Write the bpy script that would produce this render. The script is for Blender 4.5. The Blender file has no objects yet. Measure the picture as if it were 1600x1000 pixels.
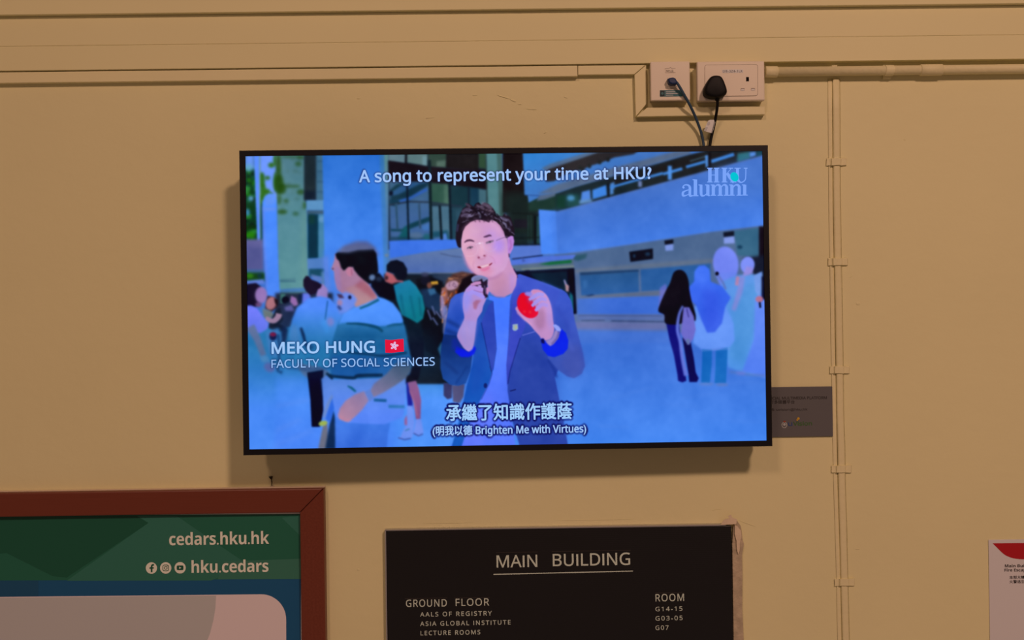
import bpy, bmesh, math, random
import numpy as np
from mathutils import Vector, Matrix

random.seed(7)
rng = np.random.default_rng(11)
SC = bpy.context.scene
C = SC.collection

# ------------------------------------------------------------------ camera
F = 1480.0                       # focal length in pixels of the 1600x1000 frame
D = 2.0                          # camera to wall, metres
CAM = np.array([0.0, -D, 1.75])
YAW, PITCH, ROLL = [math.radians(a) for a in (-0.390, 0.143, -0.776)]


def rot3(y, p, r):
    cy, sy, cp, sp, cr, sr = math.cos(y), math.sin(y), math.cos(p), math.sin(p), math.cos(r), math.sin(r)
    return (np.array([[cy, 0, sy], [0, 1, 0], [-sy, 0, cy]]) @ np.array([[1, 0, 0], [0, cp, -sp], [0, sp, cp]])
            @ np.array([[cr, -sr, 0], [sr, cr, 0], [0, 0, 1]]))


TOW = np.array([[1, 0, 0], [0, 0, -1], [0, 1, 0]], float)
RW = TOW @ rot3(YAW, PITCH, ROLL)      # camera axes in the world
cd = bpy.data.cameras.new('camera')
cd.sensor_width = 36.0
cd.lens = F / 1600 * 36
cd.clip_start = 0.05
cam = bpy.data.objects.new('camera', cd)
C.objects.link(cam)
m4 = Matrix([list(RW[i]) + [CAM[i]] for i in range(3)] + [[0, 0, 0, 1]])
cam.matrix_world = m4
SC.camera = cam

# ------------------------------------------------------------------ light
vs = SC.view_settings
vs.view_transform = 'Standard'
vs.look = 'None'
vs.exposure = 0.0
vs.gamma = 1.0
vs.use_curve_mapping = False
LIGHT = (1.0, 0.615, 0.46)
w = bpy.data.worlds.new('world')
SC.world = w
w.use_nodes = True
_bg = w.node_tree.nodes['Background']          # the room around: pale floor below, dim upper hall above
_tc = w.node_tree.nodes.new('ShaderNodeTexCoord')
_sx = w.node_tree.nodes.new('ShaderNodeSeparateXYZ')
_mr = w.node_tree.nodes.new('ShaderNodeMapRange')
_mr.interpolation_type = 'SMOOTHSTEP'
_mr.inputs[1].default_value, _mr.inputs[2].default_value = -.55, .35
_mr.inputs[3].default_value, _mr.inputs[4].default_value = .205, .075
w.node_tree.links.new(_tc.outputs['Generated'], _sx.inputs[0])
w.node_tree.links.new(_sx.outputs['Z'], _mr.inputs[0])
w.node_tree.links.new(_mr.outputs[0], _bg.inputs[1])
_bg.inputs[0].default_value = (*LIGHT, 1)


def lamp(name, loc, power, sx, sy, target):
    l = bpy.data.lights.new(name, 'AREA')
    l.shape = 'RECTANGLE'
    l.size, l.size_y = sx, sy
    l.energy = power
    l.color = LIGHT
    o = bpy.data.objects.new(name, l)
    C.objects.link(o)
    o.location = loc
    o.rotation_euler = (Vector(target) - Vector(loc)).to_track_quat('-Z', 'Y').to_euler()
    return o


lamp('ceiling_lamp_near', (1.71, -4.0, 4.44), 121, .45, .45, (.5, -3.2, 0))
lamp('ceiling_lamp_far', (-2.16, -6.0, 5.9), 78, .8, .8, (2.5, -1.0, 0))


# ------------------------------------------------------------------ pixel <-> place
def ray(px, py):
    return RW @ np.array([px - 800.0, 500.0 - py, -F])


def P(px, py, d=0.0):
    """point of the photograph on the plane d metres in front of the wall"""
    r = ray(px, py)
    t = (-d - CAM[1]) / r[1]
    return CAM + r * t


class Plane:
    def __init__(s, o, n):
        s.o, s.n = np.array(o, float), np.array(n, float) / np.linalg.norm(n)

    def at(s, px, py, lift=0.0):
        r = ray(px, py)
        o = s.o + s.n * lift
        return CAM + r * (np.dot(o - CAM, s.n) / np.dot(r, s.n))


def wall_plane(d):
    return Plane((0, -d, 0), (0, -1, 0))


def project(pts):
    c = (pts - CAM) @ RW
    return 800 + F * c[:, 0] / -c[:, 2], 500 - F * c[:, 1] / -c[:, 2]


# ------------------------------------------------------------------ materials
def lin(c):
    return tuple(((v / 255) / 12.92 if v / 255 <= .04045 else ((v / 255 + .055) / 1.055) ** 2.4) for v in c)


def mat(name, col, rough=.6, spec=.3, metal=0.0, noise=None, bump=None, bscale=60, emit=None):
    m = bpy.data.materials.new(name)
    m.use_nodes = True
    nt = m.node_tree
    b = nt.nodes['Principled BSDF']
    b.inputs['Base Color'].default_value = (*col, 1)
    b.inputs['Roughness'].default_value = rough
    b.inputs['Specular IOR Level'].default_value = spec
    b.inputs['Metallic'].default_value = metal
    tc = nt.nodes.new('ShaderNodeTexCoord')
    if noise:
        amt, sc = noise
        n = nt.nodes.new('ShaderNodeTexNoise')
        n.inputs['Scale'].default_value = sc
        n.inputs['Detail'].default_value = 5
        nt.links.new(tc.outputs['Object'], n.inputs['Vector'])
        mx = nt.nodes.new('ShaderNodeMix')
        mx.data_type = 'RGBA'
        nt.links.new(n.outputs[0], mx.inputs[0])
        mx.inputs[6].default_value = (*[v * (1 - amt) for v in col], 1)
        mx.inputs[7].default_value = (*[min(1, v * (1 + amt)) for v in col], 1)
        nt.links.new(mx.outputs[2], b.inputs['Base Color'])
    if bump:
        n = nt.nodes.new('ShaderNodeTexNoise')
        n.inputs['Scale'].default_value = bscale
        n.inputs['Detail'].default_value = 6
        nt.links.new(tc.outputs['Object'], n.inputs['Vector'])
        bp = nt.nodes.new('ShaderNodeBump')
        bp.inputs['Strength'].default_value = bump
        bp.inputs['Distance'].default_value = .004
        nt.links.new(n.outputs[0], bp.inputs['Height'])
        nt.links.new(bp.outputs[0], b.inputs['Normal'])
    if emit:
        b.inputs['Base Color'].default_value = (0, 0, 0, 1)
        b.inputs['Specular IOR Level'].default_value = 0
        b.inputs['Emission Color'].default_value = (*emit, 1)
        b.inputs['Emission Strength'].default_value = 1
    return m


def glow(name, rgb):
    return mat(name, (0, 0, 0), 1, 0, emit=lin(rgb))


M = {}
M['wall'] = mat('cream_wall_paint', (.79, .745, .43), .55, .25, noise=(.05, 2.6), bump=.2, bscale=34)
M['trim'] = mat('cream_trim_paint', (.79, .745, .43), .5, .25, noise=(.03, 3.0), bump=.10, bscale=22)
M['duct'] = mat('painted_plastic', (.80, .745, .44), .42, .3, noise=(.03, 9), bump=.08, bscale=60)
M['oldpaint'] = mat('lumpy_painted_plastic', (.79, .735, .44), .5, .25, noise=(.04, 14), bump=.28, bscale=90)
M['crust'] = mat('old_cement', (.50, .42, .30), .9, .1, noise=(.35, 70), bump=.6, bscale=110)
M['flake'] = mat('torn_paint', (.72, .60, .44), .8, .15, noise=(.12, 60), bump=.3, bscale=120)
M['socket'] = mat('white_plastic', (.80, .73, .60), .35, .4, noise=(.02, 20))
M['socket_box'] = mat('aged_white_plastic', (.70, .62, .50), .45, .35)
M['groove'] = mat('groove_dark', (.30, .25, .21), .8, .1)
M['black_rubber'] = mat('black_rubber', (.007, .007, .008), .55, .2)
M['black_gloss'] = mat('black_bezel', (.006, .006, .010), .35, .3)
M['black_case'] = mat('black_case', (.010, .010, .011), .6, .2)
M['steel'] = mat('bracket_steel', (.08, .08, .08), .5, .4, metal=.6)
M['hole'] = mat('pin_hole', (.010, .008, .008), .9, .05)
M['blue_cable'] = mat('blue_grey_cable', (.040, .085, .15), .5, .3)
M['blue_plug'] = mat('dark_blue_plug', (.008, .030, .12), .4, .35)
M['paper'] = mat('white_paper', (.78, .80, .80), .65, .2)
M['teal_label'] = mat('teal_label', (.055, .17, .20), .5, .3)
M['teal_dark'] = mat('teal_label_mark', (.012, .035, .045), .5, .3)
M['ink'] = mat('printed_ink', (.030, .022, .022), .7, .15)
M['wood'] = None
M['green'] = mat('poster_green', (.020, .155, .100), .42, .3)
M['green_dark'] = mat('poster_dark_green', (.012, .112, .068), .42, .3)
M['green_light'] = mat('poster_light_green', (.036, .195, .145), .42, .3)
M['green_pale'] = mat('poster_pale_green', (.048, .205, .150), .42, .3)
M['poster_blue'] = mat('poster_blue', (.012, .110, .270), .42, .3)
M['poster_blue2'] = mat('poster_deep_blue', (.013, .095, .215), .42, .3)
M['poster_white'] = mat('poster_pink_white', (.82, .75, .80), .45, .25)
M['poster_grey'] = mat('poster_grey', (.55, .58, .60), .45, .25)
M['poster_text'] = mat('poster_lettering', (.86, .92, .82), .5, .2)
M['board_text'] = mat('board_lettering', (.62, .74, .66), .5, .25)
M['alu'] = mat('aluminium', (.55, .55, .55), .35, .5, metal=.75)
M['plaque'] = mat('grey_plaque', (.125, .125, .135), .45, .3)
M['plaque_dark'] = mat('plaque_dark_print', (.040, .036, .036), .6, .2)
M['plaque_green'] = mat('plaque_green_print', (.055, .145, .040), .6, .2)
M['plaque_blue'] = mat('plaque_blue_print', (.045, .080, .22), .6, .2)
M['plaque_pale'] = mat('plaque_pale_print', (.42, .44, .44), .6, .2)
M['plaque_red'] = mat('plaque_red_print', (.32, .06, .03), .6, .2)
M['plaque_orange'] = mat('plaque_orange_print', (.60, .36, .03), .6, .2)
M['notice'] = mat('notice_paper', (.70, .70, .73), .5, .25)
M['notice_red'] = mat('notice_red', (.46, .012, .022), .5, .25)


def wood_mat():
    m = mat('stained_wood', (.17, .040, .020), .38, .35)
    nt = m.node_tree
    b = nt.nodes['Principled BSDF']
    tc = nt.nodes.new('ShaderNodeTexCoord')
    mp = nt.nodes.new('ShaderNodeMapping')
    mp.inputs['Scale'].default_value = (3, 40, 60)
    n = nt.nodes.new('ShaderNodeTexNoise')
    n.inputs['Scale'].default_value = 4
    n.inputs['Detail'].default_value = 7
    nt.links.new(tc.outputs['Generated'], mp.inputs[0])
    nt.links.new(mp.outputs[0], n.inputs['Vector'])
    mx = nt.nodes.new('ShaderNodeMix')
    mx.data_type = 'RGBA'
    nt.links.new(n.outputs[0], mx.inputs[0])
    mx.inputs[6].default_value = (.120, .024, .012, 1)
    mx.inputs[7].default_value = (.225, .056, .030, 1)
    nt.links.new(mx.outputs[2], b.inputs['Base Color'])
    return m


M['wood'] = wood_mat()


def board_mat():
    m = mat('black_grooved_board', (.0105, .0105, .0125), .34, .32)
    nt = m.node_tree
    b = nt.nodes['Principled BSDF']
    tc = nt.nodes.new('ShaderNodeTexCoord')
    wv = nt.nodes.new('ShaderNodeTexWave')
    wv.bands_direction = 'Z'
    wv.inputs['Scale'].default_value = 74
    bp = nt.nodes.new('ShaderNodeBump')
    bp.inputs['Strength'].default_value = .22
    bp.inputs['Distance'].default_value = .001
    nt.links.new(tc.outputs['Object'], wv.inputs['Vector'])
    nt.links.new(wv.outputs['Fac'], bp.inputs['Height'])
    nt.links.new(bp.outputs[0], b.inputs['Normal'])
    return m


M['board'] = board_mat()


# ------------------------------------------------------------------ object helpers
def obj(name, bm, mats, parent=None, smooth=False):
    me = bpy.data.meshes.new(name)
    bmesh.ops.recalc_face_normals(bm, faces=bm.faces)
    bm.to_mesh(me)
    bm.free()
    for mt in (mats if isinstance(mats, (list, tuple)) else [mats]):
        me.materials.append(mt)
    if smooth:
        for p in me.polygons:
            p.use_smooth = True
    o = bpy.data.objects.new(name, me)
    C.objects.link(o)
    if parent:
        attach(o, parent)
    return o


def thing(name, label, cat, loc, group=None):
    o = bpy.data.objects.new(name, None)
    C.objects.link(o)
    o.empty_display_size = .05
    o.location = loc
    tag(o, label, cat, group)
    return o


def tag(o, label, cat, group=None):
    o['label'] = label
    o['category'] = cat
    if group:
        o['group'] = group
    return o


def box_bm(x0, x1, y0, y1, z0, z1, bev=0.0, seg=2):
    bm = bmesh.new()
    bmesh.ops.create_cube(bm, size=1)
    for v in bm.verts:
        v.co = Vector((x0 if v.co.x < 0 else x1, y0 if v.co.y < 0 else y1, z0 if v.co.z < 0 else z1))
    if bev:
        bmesh.ops.bevel(bm, geom=bm.edges[:], offset=bev, segments=seg, profile=.5, affect='EDGES')
    return bm


def wall_box(x0, y0, x1, y1, d, back=0.0004, bev=0.0, mid=None):
    """box standing on the wall whose front face shows at these pixels"""
    xm, ym = (x0 + x1) / 2, (y0 + y1) / 2
    xa, xb = P(x0, ym, d)[0], P(x1, ym, d)[0]
    zb, za = P(xm, y0, d)[2], P(xm, y1, d)[2]
    return box_bm(xa, xb, -d, -back, za, zb, bev)


def add_bm(dst, src):
    me = bpy.data.meshes.new('tmp')
    src.to_mesh(me)
    src.free()
    dst.from_mesh(me)
    bpy.data.meshes.remove(me)
    return dst


def prism(quad_front, back_y, bev=0.0):
    """solid between a front outline (3-D points) and the plane y = back_y"""
    bm = bmesh.new()
    f = [bm.verts.new(p) for p in quad_front]
    b = [bm.verts.new((p[0], back_y, p[2])) for p in quad_front]
    n = len(f)
    ft = bm.faces.new(f)
    bm.faces.new(b[::-1])
    for i in range(n):
        bm.faces.new([f[i], b[i], b[(i + 1) % n], f[(i + 1) % n]])
    bmesh.ops.recalc_face_normals(bm, faces=bm.faces)
    if bev:
        bmesh.ops.bevel(bm, geom=list(ft.edges), offset=bev, segments=2, profile=.5, affect='EDGES')
    return bm


def tube_bm(pts, r, n=12, cap=True):
    bm = bmesh.new()
    pts = [Vector(p) for p in pts]
    rings = []
    for i, p in enumerate(pts):
        t = (pts[min(i + 1, len(pts) - 1)] - pts[max(i - 1, 0)]).normalized()
        a = t.cross(Vector((0, 1, 0)))
        if a.length < 1e-4:
            a = t.cross(Vector((1, 0, 0)))
        a.normalize()
        b = t.cross(a)
        rr = r[i] if isinstance(r, (list, tuple)) else r
        rings.append([bm.verts.new(p + a * rr * math.cos(k * 2 * math.pi / n) + b * rr * math.sin(k * 2 * math.pi / n)) for k in range(n)])
    for A, B in zip(rings, rings[1:]):
        for k in range(n):
            bm.faces.new([A[k], A[(k + 1) % n], B[(k + 1) % n], B[k]])
    if cap:
        bm.faces.new(rings[0][::-1])
        bm.faces.new(rings[-1])
    return bm


def spline(pts, n=8, closed=False):
    pts = [np.array(p, float) for p in pts]
    N = len(pts)
    out = []
    for i in range(N if closed else N - 1):
        if closed:
            p0, p1, p2, p3 = pts[i - 1], pts[i], pts[(i + 1) % N], pts[(i + 2) % N]
        else:
            p0, p1, p2, p3 = pts[max(i - 1, 0)], pts[i], pts[i + 1], pts[min(i + 2, N - 1)]
        for k in range(n):
            t = k / n
            out.append(.5 * ((2 * p1) + (-p0 + p2) * t + (2 * p0 - 5 * p1 + 4 * p2 - p3) * t * t + (-p0 + 3 * p1 - 3 * p2 + p3) * t ** 3))
    if not closed:
        out.append(pts[-1])
    return out


def stroke_outline(pts, wd):
    """outline (list of 2-D points) of a polyline of a given width"""
    pts = [np.array(p, float) for p in pts]
    L, R_ = [], []
    for i, p in enumerate(pts):
        t = pts[min(i + 1, len(pts) - 1)] - pts[max(i - 1, 0)]
        t = t / (np.linalg.norm(t) + 1e-9)
        nrm = np.array([-t[1], t[0]])
        ww = wd[i] if isinstance(wd, (list, tuple)) else wd
        L.append(p + nrm * ww / 2)
        R_.append(p - nrm * ww / 2)
    return L + R_[::-1]


def circle(cx, cy, rx, ry=None, n=28, rot=0, a0=0, a1=360):
    ry = rx if ry is None else ry
    c, s = math.cos(math.radians(rot)), math.sin(math.radians(rot))
    out = []
    full = (a1 - a0) >= 360
    for k in range(n + (0 if full else 1)):
        a = math.radians(a0 + (a1 - a0) * k / n)
        x, y = rx * math.cos(a), ry * math.sin(a)
        out.append((cx + x * c - y * s, cy + x * s + y * c))
    return out


def flat_bm(shapes, plane, thick=.0002):
    """printed shapes: [(outline in pixels, lift, material index)], each a thin layer on the plane"""
    bm = bmesh.new()
    for pts, lift, mi in shapes:
        f = [bm.verts.new(plane.at(x, y, lift)) for x, y in pts]
        b = [bm.verts.new(plane.at(x, y, lift - thick)) for x, y in pts]
        a = bm.faces.new(f)
        a.material_index = mi
        bm.faces.new(b[::-1]).material_index = mi
        for i in range(len(f)):
            bm.faces.new([f[i], b[i], b[(i + 1) % len(f)], f[(i + 1) % len(f)]]).material_index = mi
    return bm


def letters(body, face):
    """the same words in one of the plain faces: Latin letters and figures of a sans, bold sans or bold serif alphabet"""
    up, lo, dg = {'sans': (0x1D5A0, 0x1D5BA, 0x1D7E2), 'bold': (0x1D5D4, 0x1D5EE, 0x1D7EC), 'serif': (0x1D400, 0x1D41A, 0x1D7CE)}[face]
    out = ''
    for ch in body:
        if ch == 'I' and face == 'sans':
            out += ch                            # the plain bar, without serifs
        elif 'A' <= ch <= 'Z':
            out += chr(up + ord(ch) - 65)
        elif 'a' <= ch <= 'z':
            out += chr(lo + ord(ch) - 97)
        elif '0' <= ch <= '9':
            out += chr(dg + ord(ch) - 48)
        else:
            out += ch
    return out


def raw_text(body, space):
    cu = bpy.data.curves.new('lettering', 'FONT')
    cu.body = body
    cu.space_character = space
    cu.resolution_u = 5
    o = bpy.data.objects.new('lettering', cu)
    C.objects.link(o)
    dg = bpy.context.evaluated_depsgraph_get()
    me = bpy.data.meshes.new_from_object(o.evaluated_get(dg))
    bpy.data.objects.remove(o)
    bpy.data.curves.remove(cu)
    co = np.empty(len(me.vertices) * 3)
    me.vertices.foreach_get('co', co)
    return me, co.reshape(-1, 3)


CAPH = {}


def text_mesh(body, a, b, cap, plane, lift, bold=0.0, space=1.0, thick=.0004, face='sans'):
    """lettering whose baseline runs from pixel a to pixel b, capitals cap pixels tall; returns a mesh in world space"""
    if face not in CAPH:
        m_, c_ = raw_text(letters('H', face), 1)
        CAPH[face] = c_[:, 1].max()
        bpy.data.meshes.remove(m_)
    me, co = raw_text(letters(body, face), space)
    xmin, xmax = co[:, 0].min(), co[:, 0].max()
    pa, pb = plane.at(*a, lift), plane.at(*b, lift)
    ux = pb - pa
    L = np.linalg.norm(ux)
    ux /= L
    uy = np.cross(plane.n, ux)
    if uy[2] < 0:
        uy = -uy
    pxm = L / math.dist(a, b)
    g = bold * cap * pxm / CAPH[face]            # how far each stroke is thickened outwards
    sx = (L - 2 * g) / (xmax - xmin)
    sy = (cap * pxm - 2 * g) / CAPH[face]
    w3 = pa + np.outer((co[:, 0] - xmin) * sx + g, ux) + np.outer(co[:, 1] * sy + g, uy)
    me.vertices.foreach_set('co', w3.ravel())
    bm = bmesh.new()
    bm.from_mesh(me)
    bmesh.ops.remove_doubles(bm, verts=bm.verts, dist=1e-7)
    if thick:
        r = bmesh.ops.extrude_face_region(bm, geom=bm.faces[:])
        bmesh.ops.translate(bm, verts=[v for v in r['geom'] if isinstance(v, bmesh.types.BMVert)], vec=Vector(plane.n * thick))
        bmesh.ops.recalc_face_normals(bm, faces=bm.faces)
    bm.to_mesh(me)
    if g > 0:                                    # heavier weight: the strokes laid again around themselves
        base = bpy.data.meshes.new('stroke')
        bm.to_mesh(base)
        for k in range(8):
            v = (ux * math.cos(k * math.pi / 4) + uy * math.sin(k * math.pi / 4)) * g + plane.n * (k + 1) * 2e-6
            n0 = len(bm.verts)
            bm.from_mesh(base)
            bm.verts.ensure_lookup_table()
            bmesh.ops.translate(bm, verts=bm.verts[n0:], vec=Vector(v))
        bm.to_mesh(me)
        bpy.data.meshes.remove(base)
    bm.free()
    me.update()
    return me


def text(name, body, a, b, cap, plane, lift, material, parent, bold=0.0, space=1.0, thick=.0004, face='sans'):
    me = text_mesh(body, a, b, cap, plane, lift, bold, space, thick, face)
    me.materials.append(material)
    o = bpy.data.objects.new(name, me)
    C.objects.link(o)
    attach(o, parent)
    return o


def attach(o, parent):
    """parent without moving: things carry only a location, parts none"""
    o.parent = parent
    root = parent
    while root.parent is not None:
        root = root.parent
    if parent is root:
        o.matrix_parent_inverse = Matrix.Translation(root.location).inverted()
    else:
        o.matrix_parent_inverse = Matrix.Identity(4)
    return o


def part(name, bm, mats, parent, smooth=False, label=None):
    o = obj(name, bm, mats, None, smooth)
    attach(o, parent)
    if label:
        o['label'] = label
    return o


def struct(name, bm, m):
    o = obj(name, bm, m)
    o['kind'] = 'structure'
    return o


# ================================================================== the setting
bm = box_bm(-2.3, 2.3, 0.0, 0.12, 0.6, 3.2)


def lump(x, y, rx, ry, h, rot=0):
    """a paint blob or scar standing a little proud of the wall surface"""
    g = bmesh.new()
    R = [[g.verts.new(P(*p, .0004 if k == 0 else .0004 + h * .16 * k)) for p in circle(x, y, rx * s, ry * s, 12, rot)] for k, s in enumerate((1, .85, .55))]
    for A_, B_ in zip(R, R[1:]):
        for k in range(12):
            g.faces.new([A_[k], A_[(k + 1) % 12], B_[(k + 1) % 12], B_[k]])
    g.faces.new(R[-1])
    g.faces.new([v for v in R[0]][::-1])
    return g


for a_ in ((787, 151.5, 12, .9, .0022, 17), (802, 157, 5, 1.6, .0026, 20), (812, 163, 3, .8, .0015, 0), (830, 170.5, 9, .7, .0014, 4), (672, 184, 7, .7, .0012, -6), (742, 149, 4, .8, .0012, -4),
           (884, 152, 3, 1.2, .0012, 20), (852, 207, 3, .8, .0012, -30), (560, 154, 3, .7, .001, 0), (1341, 474, 2.6, 3.4, .0012, 80), (1414, 218, 1.5, 1.2, .001, 0), (1330, 432, 3, .7, .001, -40),
           (930, 812, 60, .7, .0009, -1), (700, 817, 40, .7, .0009, -1), (1168, 818, 14, .7, .0012, 20), (1120, 796, 8, .6, .001, -8), (1340, 858, 4, .7, .001, -5), (560, 890, 2, 2, .001, 0)):
    add_bm(bm, lump(*a_))
struct('wall_back', bm, M['wall'])


def band(name, y_top, y_bot, d, bev=.0012):
    """long painted board; edges given as (pixel y at x=0, at x=1600)"""
    zt = (P(0, y_top[0], d)[2] + P(1600, y_top[1], d)[2]) / 2 if y_top else 2.75
    zb = (P(0, y_bot[0], d)[2] + P(1600, y_bot[1], d)[2]) / 2
    return struct(name, box_bm(-2.2, 2.2, -d, -.0003, zb, zt, bev), M['trim']), zb


_, zbeam = band('trim_1', None, (23, 5.5), .026)
Z2 = (P(0, 73, .0148)[2] + P(1600, 54, .0148)[2]) / 2
zb3 = (P(0, 111.5, .0155)[2] + P(1600, 91, .0155)[2]) / 2
struct('trim_2', box_bm(-2.2, 2.2, -.0148, -.0003, Z2 + .0005, zbeam - .0006, .0006), M['trim'])
struct('trim_3', box_bm(-2.2, 2.2, -.0155, -.0003, zb3, Z2, .0008), M['trim'])

# ================================================================== trunking left of and around the sockets
DT = .0125
ztr = zb3 - .0022


def duct(name, label, quad, d=DT, bev=.0012, mt='duct'):
    o = obj(name, prism(quad, -.0004, bev), M[mt])
    return tag(o, label, 'cable trunking')


def q(x0, y0, x1, y1, d):
    return [P(x0, y0, d), P(x1, y0, d), P(x1, y1, d), P(x0, y1, d)]


xl = -1.9
p1, p2 = P(902.3, 101.5, DT), P(902.3, 118.0, DT)
zl2 = (P(0, 130, DT)[2] + P(902, 119, DT)[2]) / 2
duct('cable_trunking', 'long cream cable trunking running left under the wall board to the frame edge',
     [(xl, -DT, ztr), (p1[0], -DT, ztr), (p1[0], -DT, zl2), (xl, -DT, zl2)])
d2 = DT - .0012
a = P(903.2, 103, d2)
bq = P(1009, 100, d2)
cq = P(991, 116.2, d2)
e = P(903.2, 117.3, d2)
duct('cable_trunking', 'short cream trunking piece with mitred end just left of the data outlet',
     [(a[0], -d2, ztr), (bq[0], -d2, ztr), (cq[0], -d2, cq[2]), (e[0], -d2, cq[2] + .0004)], d2)
a = P(1009.6, 100, d2)
b1 = P(1010.6, 162, d2)
c1 = P(993.3, 182.3, d2)
dd = P(991.4, 117, d2)
duct('cable_trunking', 'short upright cream trunking piece standing left of the data outlet',
     [(a[0], -d2, ztr), (b1[0], -d2, b1[2]), (c1[0], -d2, c1[2]), (dd[0], -d2, dd[2])], d2)
d3 = .0145
a = P(1011.4, 166.2, d3)
b1 = P(1195.5, 166.2, d3)
c1 = P(1195.5, 179.8, d3)
dd = P(994.2, 182.6, d3)
duct('cable_trunking', 'level cream trunking strip running along below both wall outlets',
     [(a[0], -d3, b1[2] + .001), (b1[0], -d3, b1[2] + .001), (c1[0], -d3, dd[2] + .0016), (dd[0], -d3, dd[2] + .0002)], d3)

# ================================================================== data outlet
DO = .034
oc = P(1047, 128, .02)
t = thing('data_outlet', 'small square white data outlet with blue plug and teal sticker', 'data outlet', (oc[0], 0, oc[2]))
part('back_box', wall_box(1017.4, 97.2, 1077.2, 155.6, DO - .008, .0006, .0015), M['socket_box'], t)
part('face_plate', wall_box(1016.5, 95.8, 1078.3, 157.0, DO, DO - .0095, .0022), M['socket'], t)
pl = wall_plane(DO)
st = part('sticker', flat_bm([([(1031, 141), (1066.7, 140.5), (1066.7, 150.5), (1031, 151)], .0004, 0),
                              ([(1031.4, 141.5), (1038.3, 141.4), (1038.3, 150.4), (1031.4, 150.5)], .0007, 1),
                              (circle(1035, 146, 2.0), .0010, 0),
                              ([(1040.5, 143), (1055, 142.8), (1055, 144), (1040.5, 144.2)], .0007, 2),
                              ([(1040.5, 145.6), (1060, 145.3), (1060, 146.5), (1040.5, 146.8)], .0007, 2),
                              ([(1040.5, 148.2), (1052, 148), (1052, 149.1), (1040.5, 149.3)], .0007, 2)], pl),
          [M['teal_label'], M['teal_dark'], M['poster_grey']], t, label='teal sticker')
lw = .55
part('label_strip', flat_bm([(stroke_outline([(1039, 107.2), (1045, 107), (1047.5, 105.3), (1050, 106.9), (1055.5, 106.8)], lw), .0003, 0),
                             (stroke_outline([(1039.6, 113.8), (1055.6, 113.5)], lw), .0003, 0),
                             (stroke_outline([(1039.2, 108.2), (1039.8, 113.3)], .35), .0003, 0)], pl), M['groove'], t)
text('lettering', 'M12Z.', (1041.5, 112.3), (1052.8, 112.1), 2.7, pl, .0002, M['ink'], t, .004, thick=.0002)
part('jack', wall_box(1043.0, 120.8, 1058.0, 135.5, DO + .0012, DO - .001, .0005), M['socket'], t)

# ================================================================== double power socket
DS = .032
oc = P(1142, 128, .02)
t = thing('power_socket', 'wide white double power socket with a black plug in its left side', 'power socket', (oc[0], 0, oc[2]))
part('back_box', wall_box(1090.6, 97.0, 1194.2, 157.0, DS - .010, .0006, .0015), M['socket_box'], t)
part('face_plate', wall_box(1089.3, 95.4, 1195.0, 157.6, DS, DS - .0115, .0028), M['socket'], t)
pl = wall_plane(DS)


def rrect(x0, y0, x1, y1, r, n=6, sk=0.0):
    out = []
    for cx, cy, a0 in ((x1 - r, y0 + r, -90), (x1 - r, y1 - r, 0), (x0 + r, y1 - r, 90), (x0 + r, y0 + r, 180)):
        out += circle(cx, cy, r, r, n, 0, a0, a0 + 90)
    return [(x, y + sk * (x - x0)) for x, y in out]


SK = -.012
part('raised_panel', prism([pl.at(x, y, .0012) for x, y in rrect(1101.4, 101.6, 1183.8, 150.5, 3.5, 6, SK)], -DS + .0006, .0006), M['socket'], t)
out_r = rrect(1101.0, 101.2, 1184.2, 150.9, 3.8, 6, SK)
in_r = rrect(1101.6, 101.8, 1183.6, 150.3, 3.4, 6, SK)
bm = bmesh.new()
va = [bm.verts.new(pl.at(x, y, .0006)) for x, y in out_r]
vb = [bm.verts.new(pl.at(x, y, .0006)) for x, y in in_r]
for i in range(len(va)):
    bm.faces.new([va[i], va[(i + 1) % len(va)], vb[(i + 1) % len(va)], vb[i]])
part('panel_groove', bm, M['groove'], t)
for x0, y0, x1, y1 in ((1165.9, 120.3, 1170.2, 127.0), (1157.5, 138.0, 1163.4, 141.5), (1173.6, 137.7, 1179.6, 141.2)):
    shut = y0 > 130                      # the lower two openings show their pale shutters
    part('pin_hole', flat_bm([([(x0, y0), (x1, y0), (x1, y1), (x0, y1)], .0016, 0)] +
                             ([([(x0 + .5, y0 + 1.1), (x1 - .5, y0 + 1.1), (x1 - .2, y1), (x0 + .2, y1)], .0018, 1)] if shut else []), pl),
         [M['groove'] if shut else M['hole'], M['paper']], t)
part('label_strip', flat_bm([([(1128.6, 108.8), (1161.2, 108.5), (1161.2, 113.6), (1128.6, 113.9)], .0016, 0)], pl), M['paper'], t)
text('lettering', 'DB-324-1LX', (1129.8, 112.9), (1160.0, 112.6), 3.3, pl, .0017, M['ink'], t, 0, 1.1, thick=.0002)

# ---- black plug with its cord
pc = P(1120, 135, DS)
t = thing('power_plug', 'black three pin plug with a black cord running down behind the television', 'power plug', (pc[0], -DS, pc[2]))
shape = spline([(1119.8, 116.6), (1127.0, 118.2), (1131.6, 124.5), (1136.6, 138.5), (1136.4, 145.0), (1131.0, 149.6), (1122.0, 151.6),
                (1112.0, 151.0), (1104.0, 147.5), (1101.2, 141.5), (1102.4, 134.5), (1107.6, 124.0), (1112.6, 118.2)], 5, True)
front = [P(x, y, DS + .026) for x, y in shape]
cen = np.mean(front, axis=0)
bm = bmesh.new()
ringsv = []
for dy, sc in ((.0018, .985), (.004, 1.0), (.016, 1.0), (.022, .97), (.0255, .90), (.027, .72)):
    ringsv.append([bm.verts.new(((p - cen) * sc + cen)[[0]].tolist() + [-(DS + dy)] + ((p - cen) * sc + cen)[[2]].tolist()) for p in front])
for A, B in zip(ringsv, ringsv[1:]):
    for k in range(len(A)):
        bm.faces.new([A[k], A[(k + 1) % len(A)], B[(k + 1) % len(A)], B[k]])
bm.faces.new(ringsv[0][::-1])
bm.faces.new(ringsv[-1])
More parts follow.
